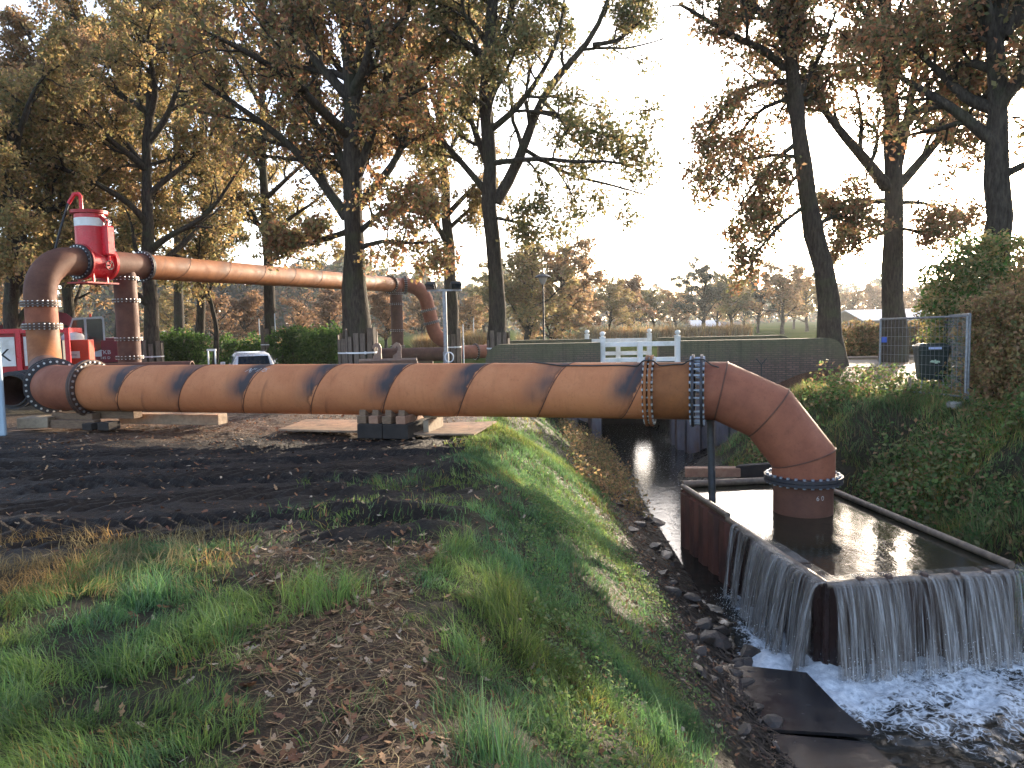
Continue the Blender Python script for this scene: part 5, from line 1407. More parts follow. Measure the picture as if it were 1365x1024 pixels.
# straw patch at the left and in the litter
x, y = scatter(-4.6, -2.2, 5.2, 6.8, 5200); m = (g.uniform(0, 1, 5200) < sst(.3, .6, fbm(x, y, .7, 68)) * sst(-1.9, -3.0, x))
blade_obj("dead_grass", keepz(x[m], y[m]), .17, .003, .9, PAL_STRAW, 540, 3, "straw-coloured dead grass at the left edge of the mud", "grass")
x, y = scatter(-2.4, .8, 2.4, 7.0, 9000); m = g.uniform(0, 1, 9000) < np.clip(littermask(x, y) * .8 + .06, 0, 1)
def lying(x, y, ln, w, pal, seed):
    gg = np.random.default_rng(seed); n = len(x); a = gg.uniform(0, 6.283, n); L = ln * gg.uniform(.4, 1.3, n)
    d = np.stack([np.cos(a), np.sin(a)], 1); s = np.stack([-d[:, 1], d[:, 0]], 1); rows = []
    for k in range(3):
        t = k / 2 - .5; cx, cy_ = x + d[:, 0] * L * t + s[:, 0] * L * .1 * (k == 1), y + d[:, 1] * L * t + s[:, 1] * L * .1 * (k == 1)
        z = H(cx, cy_) + gg.uniform(.004, .03, n)
        for sg_ in (-1, 1): rows.append(np.stack([cx + s[:, 0] * w * sg_, cy_ + s[:, 1] * w * sg_, z], 1))
    v = np.stack(rows, 1).reshape(-1, 3); i = np.arange(n)[:, None] * 6
    q_ = np.concatenate([i + np.array([0, 1, 3, 2]), i + np.array([2, 3, 5, 4])])
    c = pal[gg.integers(0, len(pal), n)] * gg.uniform(.6, 1.3, (n, 1)); c = np.repeat(np.concatenate([np.clip(c, 0, 1), np.ones((n, 1))], 1), 6, 0)
    return v, q_, c
v, q_, c = lying(x[m], y[m], .17, .0022, np.concatenate([PAL_STRAW, PAL_BROWN * .7]), 541)
tag(link("straw_litter", mesh_np("straw_litter", v, quads=q_, attrs={'Col': c}), M_LITTER), "flattened dead stalks on the trodden earth", "straw", kind='stuff')
# fallen oak leaves: lobed, curled
def fallen(x, y, size, pal, seed, lift=.012):
    gg = np.random.default_rng(seed); n = len(x)
    out = np.array([(-.5, 0), (-.28, .13), (-.16, .08), (-.02, .24), (.12, .12), (.28, .22), (.36, .08), (.5, 0), (.36, -.08), (.28, -.22), (.12, -.12), (-.02, -.24), (-.16, -.08), (-.28, -.13)])
    a = gg.uniform(0, 6.283, n); s = size * gg.uniform(.55, 1.25, n); ca, sa = np.cos(a), np.sin(a)
    lx = out[None, :, 0] * s[:, None]; ly = out[None, :, 1] * s[:, None]
    X = x[:, None] + lx * ca[:, None] - ly * sa[:, None]; Yy = y[:, None] + lx * sa[:, None] + ly * ca[:, None]
    tlt = gg.normal(0, .35, (n, 2)); curl = gg.uniform(-.2, 1.2, n)
    Z = H(x, y)[:, None] + lift + lx * tlt[:, :1] + ly * tlt[:, 1:] + curl[:, None] * (ly ** 2 + .4 * lx ** 2) / np.maximum(s[:, None], .01) * 1.6
    v = np.stack([X, Yy, Z], -1).reshape(-1, 3); i = np.arange(n)[:, None] * 14
    q_ = np.concatenate([i + np.array(k) for k in ((0, 1, 13, 0),)]) if False else None
    quads = np.concatenate([i + np.array(k) for k in ((1, 2, 12, 13), (2, 3, 11, 12), (3, 4, 10, 11), (4, 5, 9, 10), (5, 6, 8, 9))]); tr = np.concatenate([i + np.array(k) for k in ((0, 1, 13), (6, 7, 8))])
    c = pal[gg.integers(0, len(pal), n)] * gg.uniform(.6, 1.35, (n, 1)); c = np.repeat(np.concatenate([np.clip(c, 0, 1), np.ones((n, 1))], 1), 14, 0)
    return v, quads, tr, c
PAL_FALL = np.array([(.22, .10, .05), (.27, .13, .065), (.16, .075, .045), (.32, .19, .10), (.12, .065, .045), (.36, .25, .16)])
x1_, y1_ = scatter(-2.6, 2.2, 2.4, 7.2, 4200); m = g.uniform(0, 1, 4200) < np.clip(littermask(x1_, y1_) * .9 + .18, 0, 1)
x2_, y2_ = scatter(-9, 2.2, 6, 16, 7000); m2 = g.uniform(0, 1, 7000) < .3 + .5 * sst(11, 14, y2_)
x3_, y3_ = scatter(5.6, 11.5, 17, 24, 3200); ys_ = g.uniform(6, 16, 900); x3_ = np.concatenate([x3_, xl(ys_) - g.uniform(0, 1.3, 900)]); y3_ = np.concatenate([y3_, ys_])
xb_, yb_ = scatter(.3, 2.3, 3.2, 14, 2600); mb_ = fbm(xb_, yb_, .7, 93) > .54; x3_ = np.concatenate([x3_, xb_[mb_]]); y3_ = np.concatenate([y3_, yb_[mb_]])
xx = np.concatenate([x1_[m], x2_[m2], x3_]); yy = np.concatenate([y1_[m], y2_[m2], y3_])
v, q_, t, c = fallen(xx, yy, np.where(yy > 7.2, .07, .078), np.concatenate([PAL_FALL, [(.34, .26, .19)]]), 551)
tag(link("fallen_leaves", mesh_np("fallen_leaves", v, quads=q_, tris=t, attrs={'Col': c}), M_LITTER), "scattered brown fallen oak leaves on mud and grass", "leaves", kind='stuff')
# weeds on the left bank, low broad leaves
x, y = scatter(.1, 2.4, 2.6, 12, 9000); m = g.uniform(0, 1, 9000) < sst(.44, .66, fbm(x, y, .6, 81)) * sst(WZ + .3, WZ + .7, H(x, y, False))
x, y = tufts(x[m], y[m], 5, .05)
P = np.c_[x, y, H(x, y) + g.uniform(.01, .16, len(x)) * (.5 + vn(x, y, .6, 82))]
P = P[:20000]
o = leafcloud("bank_weeds", P, .028, np.concatenate([PAL_WEED, PAL_GRASS]), g, M_GRASS, flat=1.2); tag(o, "low broad-leaved weeds on the left bank", "weeds", kind='stuff')
# overgrown right bank
n = 30000; x, y = scatter(5.0, 11.5, 8.2, 18.5, n)
hz_ = H(x, y, False); m = (g.uniform(0, 1, n) < (.25 + .75 * sst(.35, .58, fbm(x, y, .9, 84)))) & (x > xr(y) + .08) & (x < y * .78 + .8) & ~((x > 8.2) & (y > 17.2) & (vn(x, y, .6, 9) > .4))
P = keepz(x[m], y[m]); x, y = tufts(P[:, 0], P[:, 1], 3, .06)
blade_obj("bank_grass", keepz(x, y), .26 * (.4 + 1.0 * vn(x, y, .7, 85)), .006, .75, np.concatenate([PAL_WEED, PAL_WEED, PAL_GRASS[:2], PAL_STRAW]), 560, 2, "rank dark green growth over the right bank", "grass")
n = 22000; x, y = scatter(5.0, 11, 8.3, 17.5, n); m = (x > xr(y) + .05) & (fbm(x, y, .8, 86) > .46)
x, y = tufts(x[m], y[m], 2, .08); P = np.c_[x, y, H(x, y) + g.uniform(.02, .60, len(x)) * (.15 + 1.1 * sst(.3, .8, vn(x, y, .8, 87)))]
o = leafcloud("bank_brambles", P, .075, np.concatenate([PAL_WEED, PAL_WEED, PAL_GREEN, PAL_OLIVE, PAL_BROWN[:2]]), g, M_GRASS, flat=.9); tag(o, "brambles and nettles on the right bank", "brambles", kind='stuff')
n = 700; x = g.normal(8.9, .75, n); y = g.normal(15.6, .9, n); x, y = tufts(x, y, 14, .05)
blade_obj("bright_grass", keepz(x, y), .17, .005, .6, PAL_GRASS * 1.3, 565, 2, "bright grass at the foot of the wire fence", "grass")
# small pond-side reeds at the right end of the basin
x, y = tufts(np.array([5.85, 5.95, 6.1, 5.7]), np.array([8.9, 9.3, 8.8, 10.3]), 60, .1)
blade_obj("reeds", keepz(x, y) + V(0, 0, .1), .7, .006, .5, np.concatenate([PAL_WEED, PAL_STRAW]), 570, 3, "long reed leaves beside the right rim of the basin", "reeds")
# dead twigs and debris on the left waterline
x = g.uniform(0, 1, 3000); y = g.uniform(6, 22, 3000); x = xl(y) - x * 1.1 + .05
v, q_, c = lying(x, y, .34, .006, np.array([(.06, .045, .035), (.10, .07, .05), (.045, .035, .03)]), 571)
tag(link("waterline_debris", mesh_np("waterline_debris", v, quads=q_, attrs={'Col': c}), M_LITTER), "dead twigs and stalks along the left waterline", "debris", kind='stuff')
x = xl(np.linspace(14, 23, 900)) - g.uniform(.1, 1.5, 900); y = np.linspace(14, 23, 900)
P = np.c_[x, y, H(x, y) + g.uniform(.02, .35, 900)]
o = leafcloud("bank_shrubs", np.repeat(P, 7, 0) + g.normal(0, .09, (6300, 3)), .055, np.concatenate([PAL_BROWN, PAL_OLIVE, PAL_STRAW[2:]]), g, M_GRASS); tag(o, "brown dying weeds on the left bank below the pipeline", "weeds", kind='stuff')

# ------------------------------------------------------------------ rubble at the water's edge
def stone_mesh(seed):
    import bmesh
    g = random.Random(seed); bm = bmesh.new(); bmesh.ops.create_icosphere(bm, subdivisions=2, radius=1)
    ks = [Vector((g.gauss(0, 1), g.gauss(0, 1), g.gauss(0, 1))).normalized() for _ in range(11)]
    for v in bm.verts:
        for k in ks:
            d = v.co.dot(k)
            th_ = .42 + .2 * ((ks.index(k) * 37) % 10) / 10
            if d > th_: v.co -= k * (d - th_)
        v.co *= g.uniform(.97, 1.03) * 1.3
    me = bpy.data.meshes.new("stone"); bm.to_mesh(me); bm.free(); me.materials.append(M_STONE); return me
stones = [stone_mesh(i) for i in range(7)]
def stone(x, y, s, z=None, label="dark wet rubble stone along the left waterline", group="rubble stones along the left waterline", flat=.62):
    o = link("rubble_stone", rnd.choice(stones))
    zz = float(H(x, y)) if z is None else z
    o.location = (x, y, zz + s * .10); o.scale = (s * rnd.uniform(.8, 1.3), s * rnd.uniform(.7, 1.1), s * flat * rnd.uniform(.7, 1.2)); o.rotation_euler = (rnd.uniform(-.3, .3), rnd.uniform(-.3, .3), rnd.uniform(0, 6.28))
    return tag(o, label, "stone", group)
for i in range(150):
    y = 6.4 + 13.5 * rnd.random() ** 1.2
    stone(float(xl(y)) - rnd.gauss(.18, .32), y, .035 + .10 * rnd.random() ** 2)
q_ = gz(950, 852, WZ + .1); stone(q_[0], q_[1], .20, WZ - .02, "black square block of rubble in the foam left of the basin", None, .7)
q_ = gz(998, 860, WZ + .1); stone(q_[0], q_[1], .17, WZ - .02, "single dark stone in the white foam by the basin corner", None, .7)
for i, (u, v, s, lab) in enumerate(((880, 690, .34, "long flat mossy slab jutting into the stream"), (850, 655, .26, "farther flat slab on the left waterline"), (890, 745, .36, "broad dark rubble slab left of the basin"))):
    q_ = gz(u, v, WZ + .05); stone(q_[0] - .25, q_[1], s, WZ - .03, lab, None, .35)

# ------------------------------------------------------------------ wire fence and bin
def wire_panel(a, b, zt, label):
    a, b = V(*a), V(*b); d = nrm(b - a); L = np.linalg.norm(b - a)
    za, zb = zg(*a) + .08, zg(*b) + .08
    root = empty("wire_fence", ((a[0] + b[0]) / 2, (a[1] + b[1]) / 2, min(za, zb) - .08), label, "fence", "temporary wire fence around the bin")
    A, B = V(a[0], a[1], za), V(b[0], b[1], zb); up_ = V(0, 0, zt)
    for p in (A, B): MB().tube([p, p + up_], .024, 10).build("post", M_GALV, root, smooth=60)
    MB().tube([A + up_, B + up_], .021, 10).build("top_rail", M_GALV, root, smooth=60)
    MB().tube([A + V(0, 0, .1), B + V(0, 0, .1)], .021, 10).build("bottom_rail", M_GALV, root, smooth=60)
    mb = MB(); n = int(L / .11)
    for i in range(1, n): mb.tube([A + (B - A) * i / n + V(0, 0, .1), A + (B - A) * i / n + up_], .0024, 4, caps=False)
    for k in range(1, 8): mb.tube([A + V(0, 0, .1 + (zt - .1) * k / 8), B + V(0, 0, .1 + (zt - .1) * k / 8)], .0026, 4, caps=False)
    mb.build("wire_mesh", M_GALV, root)
    for p in (A, B): MB().box(p - V(0, 0, .05), (.62, .22, .13), rz=math.atan2(d[1], d[0]) + 1.4, bev=.03).build("foot_block", M_CONCRETE, root)
fa, fb = gz(1172, 532, .05)[:2], gz(1286, 548, .05)[:2]
fc = V(fb[0] + 1.35, fb[1] + 3.0)
wire_panel(fa, fb, 1.62, "front galvanised wire fence panel before the dark bin")
wire_panel(fb + V(.08, .05), fc, 1.66, "side wire fence panel running back beside the hedge")
s_ = at(1178, 453, fa[1] - .03); tag(MB().box(s_, (.13, .02, .12), rz=-.8, bev=.01).build("fence_tag", simple("blue_tag", (.05, .12, .55), (.04, .1, .45))), "small blue tag on the front fence panel", "tag")
bc = at(1240, 520, 16.6); bz_ = zg(bc[0], bc[1]); brz = -.25
bz_ = at(1240, 525, 16.6)[2]
binr = empty("litter_bin", (bc[0], bc[1], bz_), "dark blue litter bin with pale logo on a steel frame", "bin")
Mb = Matrix.Rotation(brz, 3, 'Z')
def lb(x, y, z): v = Mb @ Vector((x, y, z)); return (bc[0] + v.x, bc[1] + v.y, bz_ + z)
def tapered(z0, z1, w0, d0, w1, d1, cr=.07, n=5):
    vs_ = []; 
    for z, w, d in ((z0, w0, d0), (z1, w1, d1)):
        for (cx, cy_, a0) in ((1, 1, 0), (-1, 1, 90), (-1, -1, 180), (1, -1, 270)):
            for k in range(n):
                a = R(a0 + 90 * k / (n - 1)); vs_.append(lb(cx * (w / 2 - cr) + cr * math.cos(a), cy_ * (d / 2 - cr) + cr * math.sin(a), z))
    m = 4 * n
    return vs_, [(i, (i + 1) % m, m + (i + 1) % m, m + i) for i in range(m)] + [tuple(range(m))[::-1], tuple(range(m, 2 * m))]
MB().add(*tapered(.33, .98, .50, .42, .62, .55)).build("body", M_BIN, binr)
ld = MB().add(*tapered(.985, 1.07, .66, .58, .66, .58)).add(*tapered(1.071, 1.12, .62, .54, .5, .42)).build("lid", M_BIN, binr)
MB().box(lb(0, -.296, 1.025), (.26, .006, .05), Mb).build("label_plate", M_LABELB, ld)
lg = MB()
for k, (x0, x1) in enumerate(((-.105, -.055), (-.04, .02), (.035, .10))):     # three slanting bars inside a fan outline
    def fy(x, z): return lb(x, -.275 - (z - .66) * .09 - .006, z)
    top = lambda x: .78 - .035 * (x / .1) ** 2
    lg.add([fy(x0, top(x0) - .02), fy(x1, top(x1)), fy(x1 * .55 + .05, .69 + .02 * abs(k - 1)), fy(x0 * .55 + .03, .69 + .02 * abs(k - 1))], [(0, 3, 2, 1)])
lg.build("logo", M_LOGO, binr)
for sx in (-1, 1):
    MB().tube([lb(sx * .20, -.15, .33), lb(sx * .27, -.2, -.05)], .014, 8).build("frame_leg", M_GALV, binr)
    MB().tube([lb(sx * .20, .15, .33), lb(sx * .27, .2, -.05)], .014, 8).build("frame_leg", M_GALV, binr)
MB().tube([lb(-.22, -.16, .325), lb(.22, -.16, .325)], .014, 8).build("frame_rail", M_GALV, binr)
MB().tube([lb(.06, .05, -.05), lb(.06, .05, .34)], .04, 10).build("post", M_BIN, binr)
p = at(1212, 545, 15.4); tag(MB().box((p[0], p[1], zg(p[0], p[1]) + .2), (.05, .05, .5)).build("marker_stake", M_TIMBER_PALE), "short pale wooden stake in the grass before the fence", "stake")

# ------------------------------------------------------------------ lamp post, mast, poles
def pole_z(u, v, Y_): p = at(u, v, Y_); return p
p0 = at(727, 470, 34); p1 = at(722, 372, 34); zb = zg(p0[0], p0[1])
lamp = empty("street_lamp", (p0[0], p0[1], zb), "slender black lamp post with shallow cone head in front of the russet oaks", "lamp post")
xx_, yy_ = (p0[0] + p1[0]) / 2, p0[1]
MB().lathe((xx_, yy_, zb - .1), [(.075, 0), (.075, .9), (.05, .95), (.04, p1[2] - zb - .1)], 12).build("post", M_BLACK, lamp, smooth=40)
hz = p1[2] - .25
MB().lathe((xx_, yy_, hz), [(.06, 0), (.10, .05), (.22, .30), (.22, .31)], 20).build("glass", M_LAMPGLASS, lamp, smooth=40)
MB().lathe((xx_, yy_, hz + .312), [(.36, 0), (.38, .03), (.22, .12), (.06, .17), (.01, .2)], 24).build("hood", M_BLACK, lamp, smooth=40)
mast_b = at(594, 486, 21.5); mz = zg(mast_b[0], mast_b[1])
mt = at(593, 388, 21.5)
mast = empty("floodlight_mast", (mast_b[0], mast_b[1], mz), "grey site floodlight mast with two black lamps behind the pipeline", "floodlight")
mx_ = (mast_b[0] + mt[0]) / 2; my_ = mast_b[1]
MB().tube([(mx_, my_, mz), (mx_, my_, mz + 1.1)], .085, 14).tube([(mx_, my_, mz + 1.0), (mx_, my_, mt[2])], .06, 14).build("pole", M_GALV, mast, smooth=40)
MB().bar((mx_ - .48, my_, mt[2] + .02), (mx_ + .5, my_, mt[2] + .02), .05, .05).build("cross_bar", M_GALV, mast)
for dx, sgn in ((-.36, -1), (.34, 1)):
    M_ = Matrix.Rotation(.4 * sgn, 3, 'Z') @ Matrix.Rotation(.5, 3, 'X')
    h_ = MB().box((mx_ + dx, my_ - .08, mt[2] + .16), (.34, .16, .22), M_, bev=.05).build("floodlight", M_BLACK, mast)
    MB().box(Vector((mx_ + dx, my_ - .08, mt[2] + .16)) + M_ @ Vector((0, -.083, 0)), (.28, .006, .17), M_).build("lens", M_GLASS, h_)
for k in range(3):
    a = k * 2.09 + .5; MB().tube([(mx_, my_, mz + .75), (mx_ + .6 * math.cos(a), my_ + .6 * math.sin(a), mz + .0)], .025, 8).build("stay", M_GALV, mast)
cc_ = [V(mx_ + .1 + .12 * math.cos(t), my_ - .1, mz + .95 + .14 * math.sin(t)) for t in np.linspace(0, 12.5, 40)]
MB().tube(cc_, .018, 6).build("cable_coil", M_GREYW, mast, smooth=60)
for u, vt, Y_, r, lab in ((617, 432, 31, .03, "thin pale stake right of the slender oak"), (631, 424, 80, .07, "white pole standing in the field beyond the mast"), (345, 425, 60, .05, "white pole left of the straight oak"), (366, 418, 38, .035, "pale stake on the right of the straight oak"), (662, 444, 85, .06, "dark thin post in the far field")):
    a, b = at(u + 1, 470, Y_), at(u, vt, Y_)
    tag(MB().tube([(b[0], b[1], zg(b[0], b[1])), (b[0], b[1], b[2])], [r, r * .7], 8).build("pole", M_GREYW if 'pale' in lab or 'white' in lab else M_BLACK, smooth=50), lab, "pole")
p = at(282, 482, 30); z0 = zg(p[0], p[1])
sg_ = empty("marker_sign", (p[0], p[1], z0), "small white marker frame left of the silver car", "sign")
tz = at(282, 468, 30)[2]
for dx in (-.12, .16): MB().bar((p[0] + dx, p[1], z0), (p[0] + dx, p[1], tz), .05, .05, upv=(0, 1, 0)).build("post", M_WHITE, sg_)
MB().box((p[0] + .02, p[1], tz + .04), (.36, .06, .08)).build("board", M_WHITE, sg_)
# pale blue sheet edge at the left border
p = gz(-6, 579, 0)
tag(MB().box((p[0], p[1], .85), (.36, .12, 1.78), rz=.35, bev=.02).box((p[0] - .42, p[1] + .1, .85), (.5, .04, 1.7), rz=.35).build("site_panel", M_STEELBLUE), "pale blue steel site panel at the left border of the picture", "panel")

# ------------------------------------------------------------------ red container, fuel unit, excavator, car, bucket
a0 = at(-40, 480, 25.5); a1 = at(93, 480, 26.5); zt = at(93, 437, 26.5)[2]; zb = -.35
cdv = nrm(V(a1[0] - a0[0], a1[1] - a0[1], 0)); cn = V(cdv[1], -cdv[0], 0); crz = math.atan2(cdv[1], cdv[0])
con = empty("pump_container", (a0[0], a0[1], zb), "red steel container with white panels behind the left riser", "container")
def cp(s, d, z): p = V(a0[0], a0[1], 0) + cdv * s + cn * d; return (p[0], p[1], z)
LC = np.linalg.norm((a1 - a0)[:2]); dep = 2.2
MB().prism([cp(.05, -.06, zb + .1), cp(LC - .95, -.06, zb + .1), cp(LC - .95, -.06, zt - .12), cp(.05, -.06, zt - .12)], Vector(-cn * (dep - .1))).build("shell", M_REDD, con)
for s in (0, LC * .48, LC - .93, LC - .07):
    MB().box(cp(s + .04, .02, (zb + zt) / 2), (.15, .14, zt - zb), rz=crz, bev=.01).build("corner_post", M_RED, con)
    MB().box(cp(s + .04, -dep, (zb + zt) / 2), (.15, .14, zt - zb), rz=crz, bev=.01).build("corner_post", M_RED, con)
for z in (zt - .08, zb + .08):
    for d in (.02, -dep): MB().bar(cp(.12, d, z), cp(LC - .11, d, z), .12, .16).build("rail", M_RED, con)
MB().bar(cp(LC - .03, -.05, zt - .08), cp(LC - .03, -dep + .07, zt - .08), .12, .16).build("rail", M_RED, con)
for s0, s1 in ((.18, LC * .48 - .1), (LC * .48 + .17, LC - 1.05)):
    MB().prism([cp(s0, -.05, zb + 1.1), cp(s1, -.05, zb + 1.1), cp(s1, -.05, zt - .28), cp(s0, -.05, zt - .28)], Vector(cn * .03)).build("white_panel", M_WHITE, con)
lettering("K", .62, lambda x, y: cp(LC * .48 - .42 + x, -.016, zb + 1.28 + y), M_BLACK, con)
lettering("D", .62, lambda x, y: cp(LC * .48 + .95 + x, -.016, zb + 1.28 + y), M_BLACK, con)
MB().box(cp(LC - .5, -.9, (zb + zt) / 2 - .1), (.5, 1.2, 1.7), rz=crz).build("pump_block", M_BLACK, con)
# orange-red fuel unit
f0 = at(106, 470, 28.5); fzt = at(106, 453, 28.5)[2]; zb = -.4
fu = empty("fuel_unit", (f0[0], f0[1], zb), "small orange-red fuel unit with white dome between container and excavator", "tank")
MB().box((f0[0], f0[1], (fzt + zb) / 2), (.85, .9, fzt - zb), rz=.3, bev=.03).build("housing", M_ORED, fu)
MB().lathe((f0[0] - .2, f0[1], fzt), [(.42, 0), (.40, .12), (.3, .24), (.12, .3), (.01, .31)], 20).build("dome", M_WHITE, fu, smooth=50)
Mf = Matrix.Rotation(.3, 3, 'Z'); q0 = Vector((f0[0], f0[1], 0))
MB().box(q0 + Mf @ Vector((-.1, -.455, 0)) + Vector((0, 0, fzt - .55)), (.42, .01, .26), Mf).build("label_plate", M_WHITE, fu)
lettering("amitec", .09, lambda x, y: tuple(q0 + Mf @ Vector((-.1 + x, -.462, 0)) + Vector((0, 0, fzt - .58 + y))), M_BLACK, fu)
MB().tube([q0 + Vector((.25, 0, fzt)), q0 + Vector((.25, 0, fzt + .22))], .02, 8).build("pipe_stub", M_GALV, fu)
# excavator, seen from its side with the cab to the left
ex0 = at(142, 470, 35); exb = -.5; exr = .5
exc = empty("excavator", (ex0[0], ex0[1], exb), "wine-red tracked excavator behind the near support leg", "excavator")
Mx = Matrix.Rotation(exr, 3, 'Z')
def xp(x, y, z): v = Mx @ Vector((x, y, 0)); return (ex0[0] + v.x, ex0[1] + v.y, exb + z)
EW, EH = .034, 1                                           # metres per photograph pixel there
for sy in (-1.05, 1.05):
    tr_ = MB()
    prof = [(-1.7, .38), (-1.55, .12), (-1.2, .0), (1.2, .0), (1.55, .12), (1.7, .38), (1.55, .66), (1.2, .78), (-1.2, .78), (-1.55, .66)]
    tr_.prism([xp(x, sy - .28, z) for x, z in prof], Vector(Mx @ Vector((0, .56, 0))))
    for i in range(14): tr_.box(xp(-1.2 + i * .185, sy, .785), (.12, .58, .03), Mx)
    tr_.build("track", M_BLACK, exc)
MB().lathe(xp(0, 0, .7), [(.6, 0), (.6, .35)], 24).build("turntable", M_BLACK, exc)
zz0 = .98
outl = [(-.2, -1.3), (1.55, -1.3), (1.85, -1.05), (1.98, -.5), (1.98, .5), (1.85, 1.05), (1.55, 1.3), (-.2, 1.3)]
MB().prism([xp(x, y, zz0) for x, y in outl], (0, 0, 1.0)).build("engine_housing", M_WINE, exc)
MB().prism([xp(x * .97 + .02, y * .94, zz0 + 1.002) for x, y in outl], (0, 0, .1)).build("housing_top", M_WINE, exc)
MB().prism([xp(x, y, zz0 - .1) for x, y in [(1.2, -1.31), (1.58, -1.33), (1.9, -1.08), (2.03, -.5), (2.03, .5), (1.9, 1.08), (1.58, 1.33), (1.2, 1.31)]], (0, 0, .62)).build("counterweight", M_WINE, exc)
MB().prism([xp(-1.5, -1.3, zz0), xp(-.21, -1.3, zz0), xp(-.21, 1.3, zz0), xp(-1.5, 1.3, zz0)], (0, 0, .28)).build("deck", M_WINE, exc)
for x0_, x1_ in ((.05, .55), (1.05, 1.45)):
    MB().box(xp((x0_ + x1_) / 2, -1.305, zz0 + .66), (x1_ - x0_, .02, .2), Mx).build("vent_panel", M_GREYW if x0_ > 1 else M_WINE, exc)
cab_pts = [(-1.55, .28), (-1.55, 1.15), (-1.25, 2.02), (-.1, 2.08), (-.02, 2.0), (-.02, .28)]
cab = MB().prism([xp(x, -1.28, zz0 + z) for x, z in cab_pts], Vector(Mx @ Vector((0, 1.0, 0)))).build("cab", M_GREYW, exc)
for w_ in ([(-1.47, .62), (-1.47, 1.13), (-1.22, 1.92), (-.82, 1.96), (-.82, .42), (-1.2, .42)], [(-.72, .42), (-.72, 1.96), (-.14, 1.98), (-.1, 1.94), (-.1, .62)]):
    MB().prism([xp(x, -1.285, zz0 + z) for x, z in w_], Vector(Mx @ Vector((0, -.012, 0)))).build("side_window", M_GLASS, cab)
MB().prism([xp(-1.56, -1.2, zz0 + .5), xp(-1.56, -.36, zz0 + .5), xp(-1.53, -.36, zz0 + 1.05), xp(-1.53, -1.2, zz0 + 1.05)], Vector(Mx @ Vector((-.012, 0, 0)))).build("front_window", M_GLASS, cab)
MB().prism([xp(-.015, -1.2, zz0 + 1.2), xp(-.015, -.36, zz0 + 1.2), xp(-.015, -.36, zz0 + 1.92), xp(-.015, -1.2, zz0 + 1.92)], Vector(Mx @ Vector((.012, 0, 0)))).build("rear_window", M_GLASS, cab)
bo = [(-.2, .55), (-.5, 1.3), (-1.5, 2.25), (-2.2, 2.45), (-3.0, 2.3), (-4.6, 1.5), (-4.7, 1.25), (-3.0, 1.85), (-2.2, 1.95), (-1.5, 1.7), (-.9, 1.0), (-.6, .4)]
MB().prism([xp(x, .05, zz0 + z) for x, z in bo], Vector(Mx @ Vector((0, .5, 0)))).build("boom", M_WINE, exc)
st2 = [(-4.5, 1.75), (-4.9, 1.6), (-5.0, .2), (-4.75, -.6), (-4.55, -.55), (-4.45, .4)]
MB().prism([xp(x, .13, zz0 + z) for x, z in st2], Vector(Mx @ Vector((0, .34, 0)))).build("dipper_arm", M_WINE, exc)
MB().tube([xp(-.9, .0, zz0 + .5), xp(-2.0, .0, zz0 + 1.85)], .08, 10).build("boom_ram", M_GALV, exc)
bk = [(-4.85, -.5), (-4.3, -.55), (-4.0, -1.1), (-4.3, -1.5), (-4.9, -1.52), (-4.75, -1.2)]
MB().prism([xp(x, -.2, zz0 + z) for x, z in bk], Vector(Mx @ Vector((0, 1.0, 0)))).build("bucket", M_WINE, exc)
lettering("TKB", .26, lambda x, y: xp(-.62 + .55 + x, -1.312, zz0 + .38 + y), M_GREYW, exc)
lettering("145 D", .16, lambda x, y: xp(-.07 + x, -1.312, zz0 + .16 + y), M_GREYW, exc)
for k in range(4):
    xs = .55 + k * .32
    MB().prism([xp(xs, -1.36, zz0 - .06), xp(xs + .16, -1.36, zz0 - .06), xp(xs + .26, -1.36, zz0 + .08), xp(xs + .1, -1.36, zz0 + .08)], Vector(Mx @ Vector((0, .015, 0)))).build("warning_stripe", M_WHITE if k % 2 else M_RED, exc)
MB().tube([xp(.75, -.8, zz0 + 1.1), xp(.75, -.8, zz0 + 1.5)], .025, 8).build("exhaust", M_GALV, exc)
MB().tube([xp(-.55, -.9, zz0 + 2.06), xp(-.55, -.9, zz0 + 2.2)], .05, 10).build("beacon", M_ORED, cab)
# silver car, rear three-quarter
car0 = at(333, 490, 31); cz = at(333, 468, 31)[2] - 1.52
car = empty("parked_car", (car0[0], car0[1], cz), "silver parked car with dark rear window behind the pipeline", "car")
Mc = Matrix.Rotation(.42, 3, 'Z')
def kp(x, y, z): v = Mc @ Vector((x, y, 0)); return (car0[0] + v.x, car0[1] + v.y, cz + z)
def loft(rows, name, mat, parent):
    n = len(rows[0]); vs_ = [p for r_ in rows for p in r_]
    fs = [(i * n + j, i * n + j + 1, (i + 1) * n + j + 1, (i + 1) * n + j) for i in range(len(rows) - 1) for j in range(n - 1)]
    fs += [tuple(range(n))[::-1], tuple((len(rows) - 1) * n + j for j in range(n))]
    return MB().add(vs_, fs).build(name, mat, parent, smooth=35)
def sect(y, w, zb_, zs, zt_, wt):   # car cross-section, underside open
    return [kp(x, y, z) for x, z in ((-w * .92, zb_), (-w, zb_ + .15), (-w, zs - .12), (-w * .97, zs), (-wt, zt_ - .05), (-wt * .85, zt_), (wt * .85, zt_), (wt, zt_ - .05), (w * .97, zs), (w, zs - .12), (w, zb_ + .15), (w * .92, zb_))]
loft([sect(-2.1, .80, .35, .80, .86, .72), sect(-2.0, .88, .28, .88, .95, .80), sect(-1.2, .9, .25, .9, .96, .84), sect(.5, .9, .25, .9, .96, .84), sect(1.3, .9, .25, .88, .93, .82), sect(2.05, .84, .3, .72, .78, .7), sect(2.2, .7, .4, .62, .68, .6)], "body", M_CARPAINT, car)
